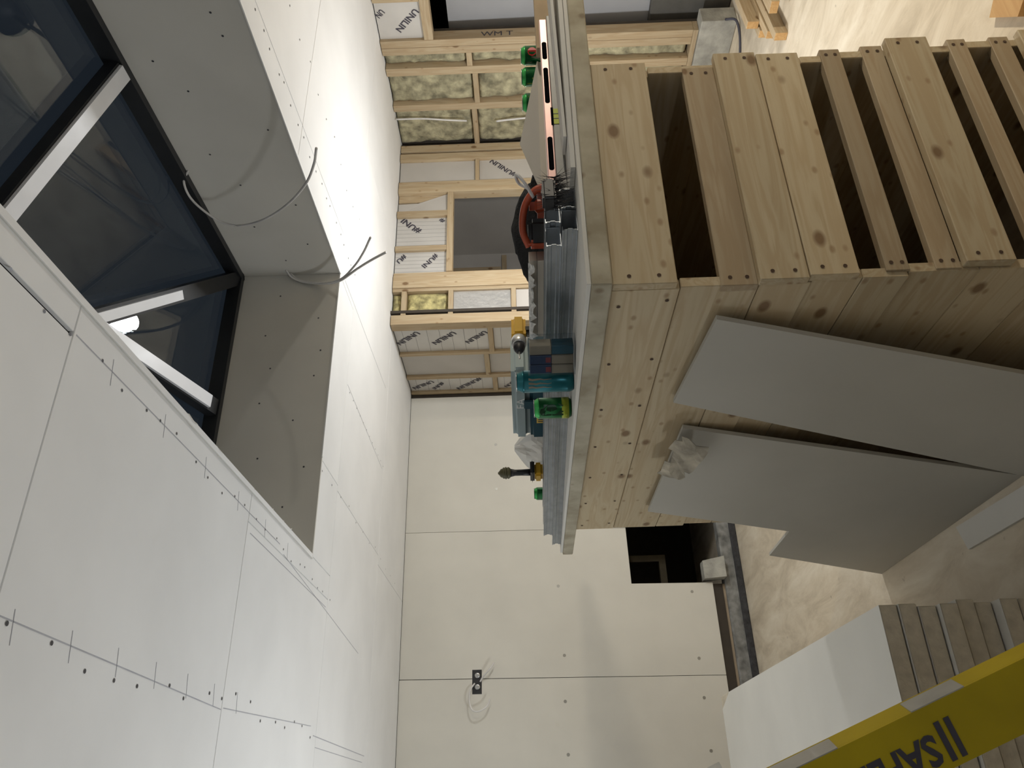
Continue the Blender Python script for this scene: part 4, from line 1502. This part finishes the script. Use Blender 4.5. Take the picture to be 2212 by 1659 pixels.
tb('floor-level sawn batten furthest from the crate in the floor stack', 4.29, 3.37, .66, 0)
tb('middle floor-level sawn batten of the floor stack', 4.16, 3.275, .78, 0)
tb('floor-level sawn batten nearest the crate in the floor stack', 4.02, 3.18, .90, 0)
tb('sawn batten resting on top of the floor stack, far side', 4.34, 3.34, .62, .0755)
tb('sawn batten lying across the near side of the floor stack', 4.10, 3.04, .85, .0755, .075, .05)
fp = prism('floor_plank', [(2.2, 1.70, .022), (2.33, 1.80, .022), (2.6, 1.4, .022), (2.4, 1.25, .022)], (0, 0, 1), .0215, CUTWOOD)
tag(fp, 'orange-brown plank lying on the floor beyond the crate corner', 'plank')
blk = prism('concrete_block', [(1.50, 6.0, .141), (1.50, 6.05, .30), (1.64, 6.05, .30), (1.66, 6.0, .141)], (0, -1, 0), .10, CONCL)
tag(blk, 'pale concrete offcut on the kerb in front of the dark cut-out', 'concrete block')
gsb = prism('grey_sheet', [(5.30, 2.55, .6), (5.30, 4.0, .6), (5.26, 4.0, 2.13), (5.26, 2.55, 2.13)], (-1, 0, 0.03), .0125, plain('grey_sheet_face', (.33, .33, .34), .7, amt=.06, scale=3))
tag(gsb, 'tall grey sheet standing upright just beyond the doorway', 'board')
cr_ = box('storage_box', 5.25, 5.7, 2.7, 4.0, 0.001, .598, plain('dark_box', (.09, .085, .075), .8), None, .01)
tag(cr_, 'dark low box under the grey sheet beyond the doorway', 'box')

# ------------------------------------------------------------------ work lights and added fill lights
def work_light(label, pos, d):
    root = empty('work_light', (pos.x, pos.y, 0), label, 'work light', 'tripod work lights')
    q = d.to_track_quat('Z', 'Y')
    bm = bmesh.new()
    bm_box(bm, -.11, .11, -.09, .09, -.055, -.004, .008)
    o = link('housing', finish(bm, 'housing'), BLACKP, root, (0, 0, pos.z))
    o.rotation_euler = q.to_euler()
    bm = bmesh.new()
    bm_box(bm, -.085, .085, -.07, .07, -.0035, .0, .0)
    o = link('led_panel', finish(bm, 'led_panel'), LEDM, root, (0, 0, pos.z))
    o.rotation_euler = q.to_euler()
    if pos.z < .5:                     # low added fill: a flat base instead of the tripod
        tube('stem', [(0, 0, .012), (0, 0, pos.z - .06)], .016, BLACKP, root, 8, False, (0, 0, 0))
        box('floor_base', pos.x - .11, pos.x + .11, pos.y - .09, pos.y + .09, .0005, .015, BLACKP, root, .003)
        return
    tube('stem', [(0, 0, .02), (0, 0, pos.z - .06)], .014, BLACKP, root, 8, False, (0, 0, 0))
    for k in range(3):
        a = 2.1 * k + .4
        tube('leg', [(0, 0, .35), (.32 * math.cos(a), .32 * math.sin(a), .012)], .010, BLACKP, root, 8, False, (0, 0, 0))


work_light('tripod work light standing to the right of the crate', LAMP2, LAMP2_DIR)
work_light('added fill light on a tripod behind the viewer turned up at the ceiling', FILL_BACK, FILL_BACK_DIR)
work_light('small added fill light, unseen left of the board stack, turned up at the ceiling', FILL_LEFT, FILL_LEFT_DIR)
sl = empty('site_lamp', (LAMP.x, LAMP.y, 0), 'round site lamp glowing on its stand behind the crate', 'lamp')
lathe('foot', [(.16, .0005), (.16, .012), (.04, .03), (.016, .05)], BLACKP, sl)
lathe('stem', [(.015, .045), (.015, LAMP.z - .10), (.03, LAMP.z - .06), (.03, LAMP.z - .042)], BLACKP, sl, seg=12)
lathe('globe', [(.012, -.042), (.034, -.03), (.042, 0), (.034, .03), (.012, .042)], LEDM, sl, (0, 0, LAMP.z))
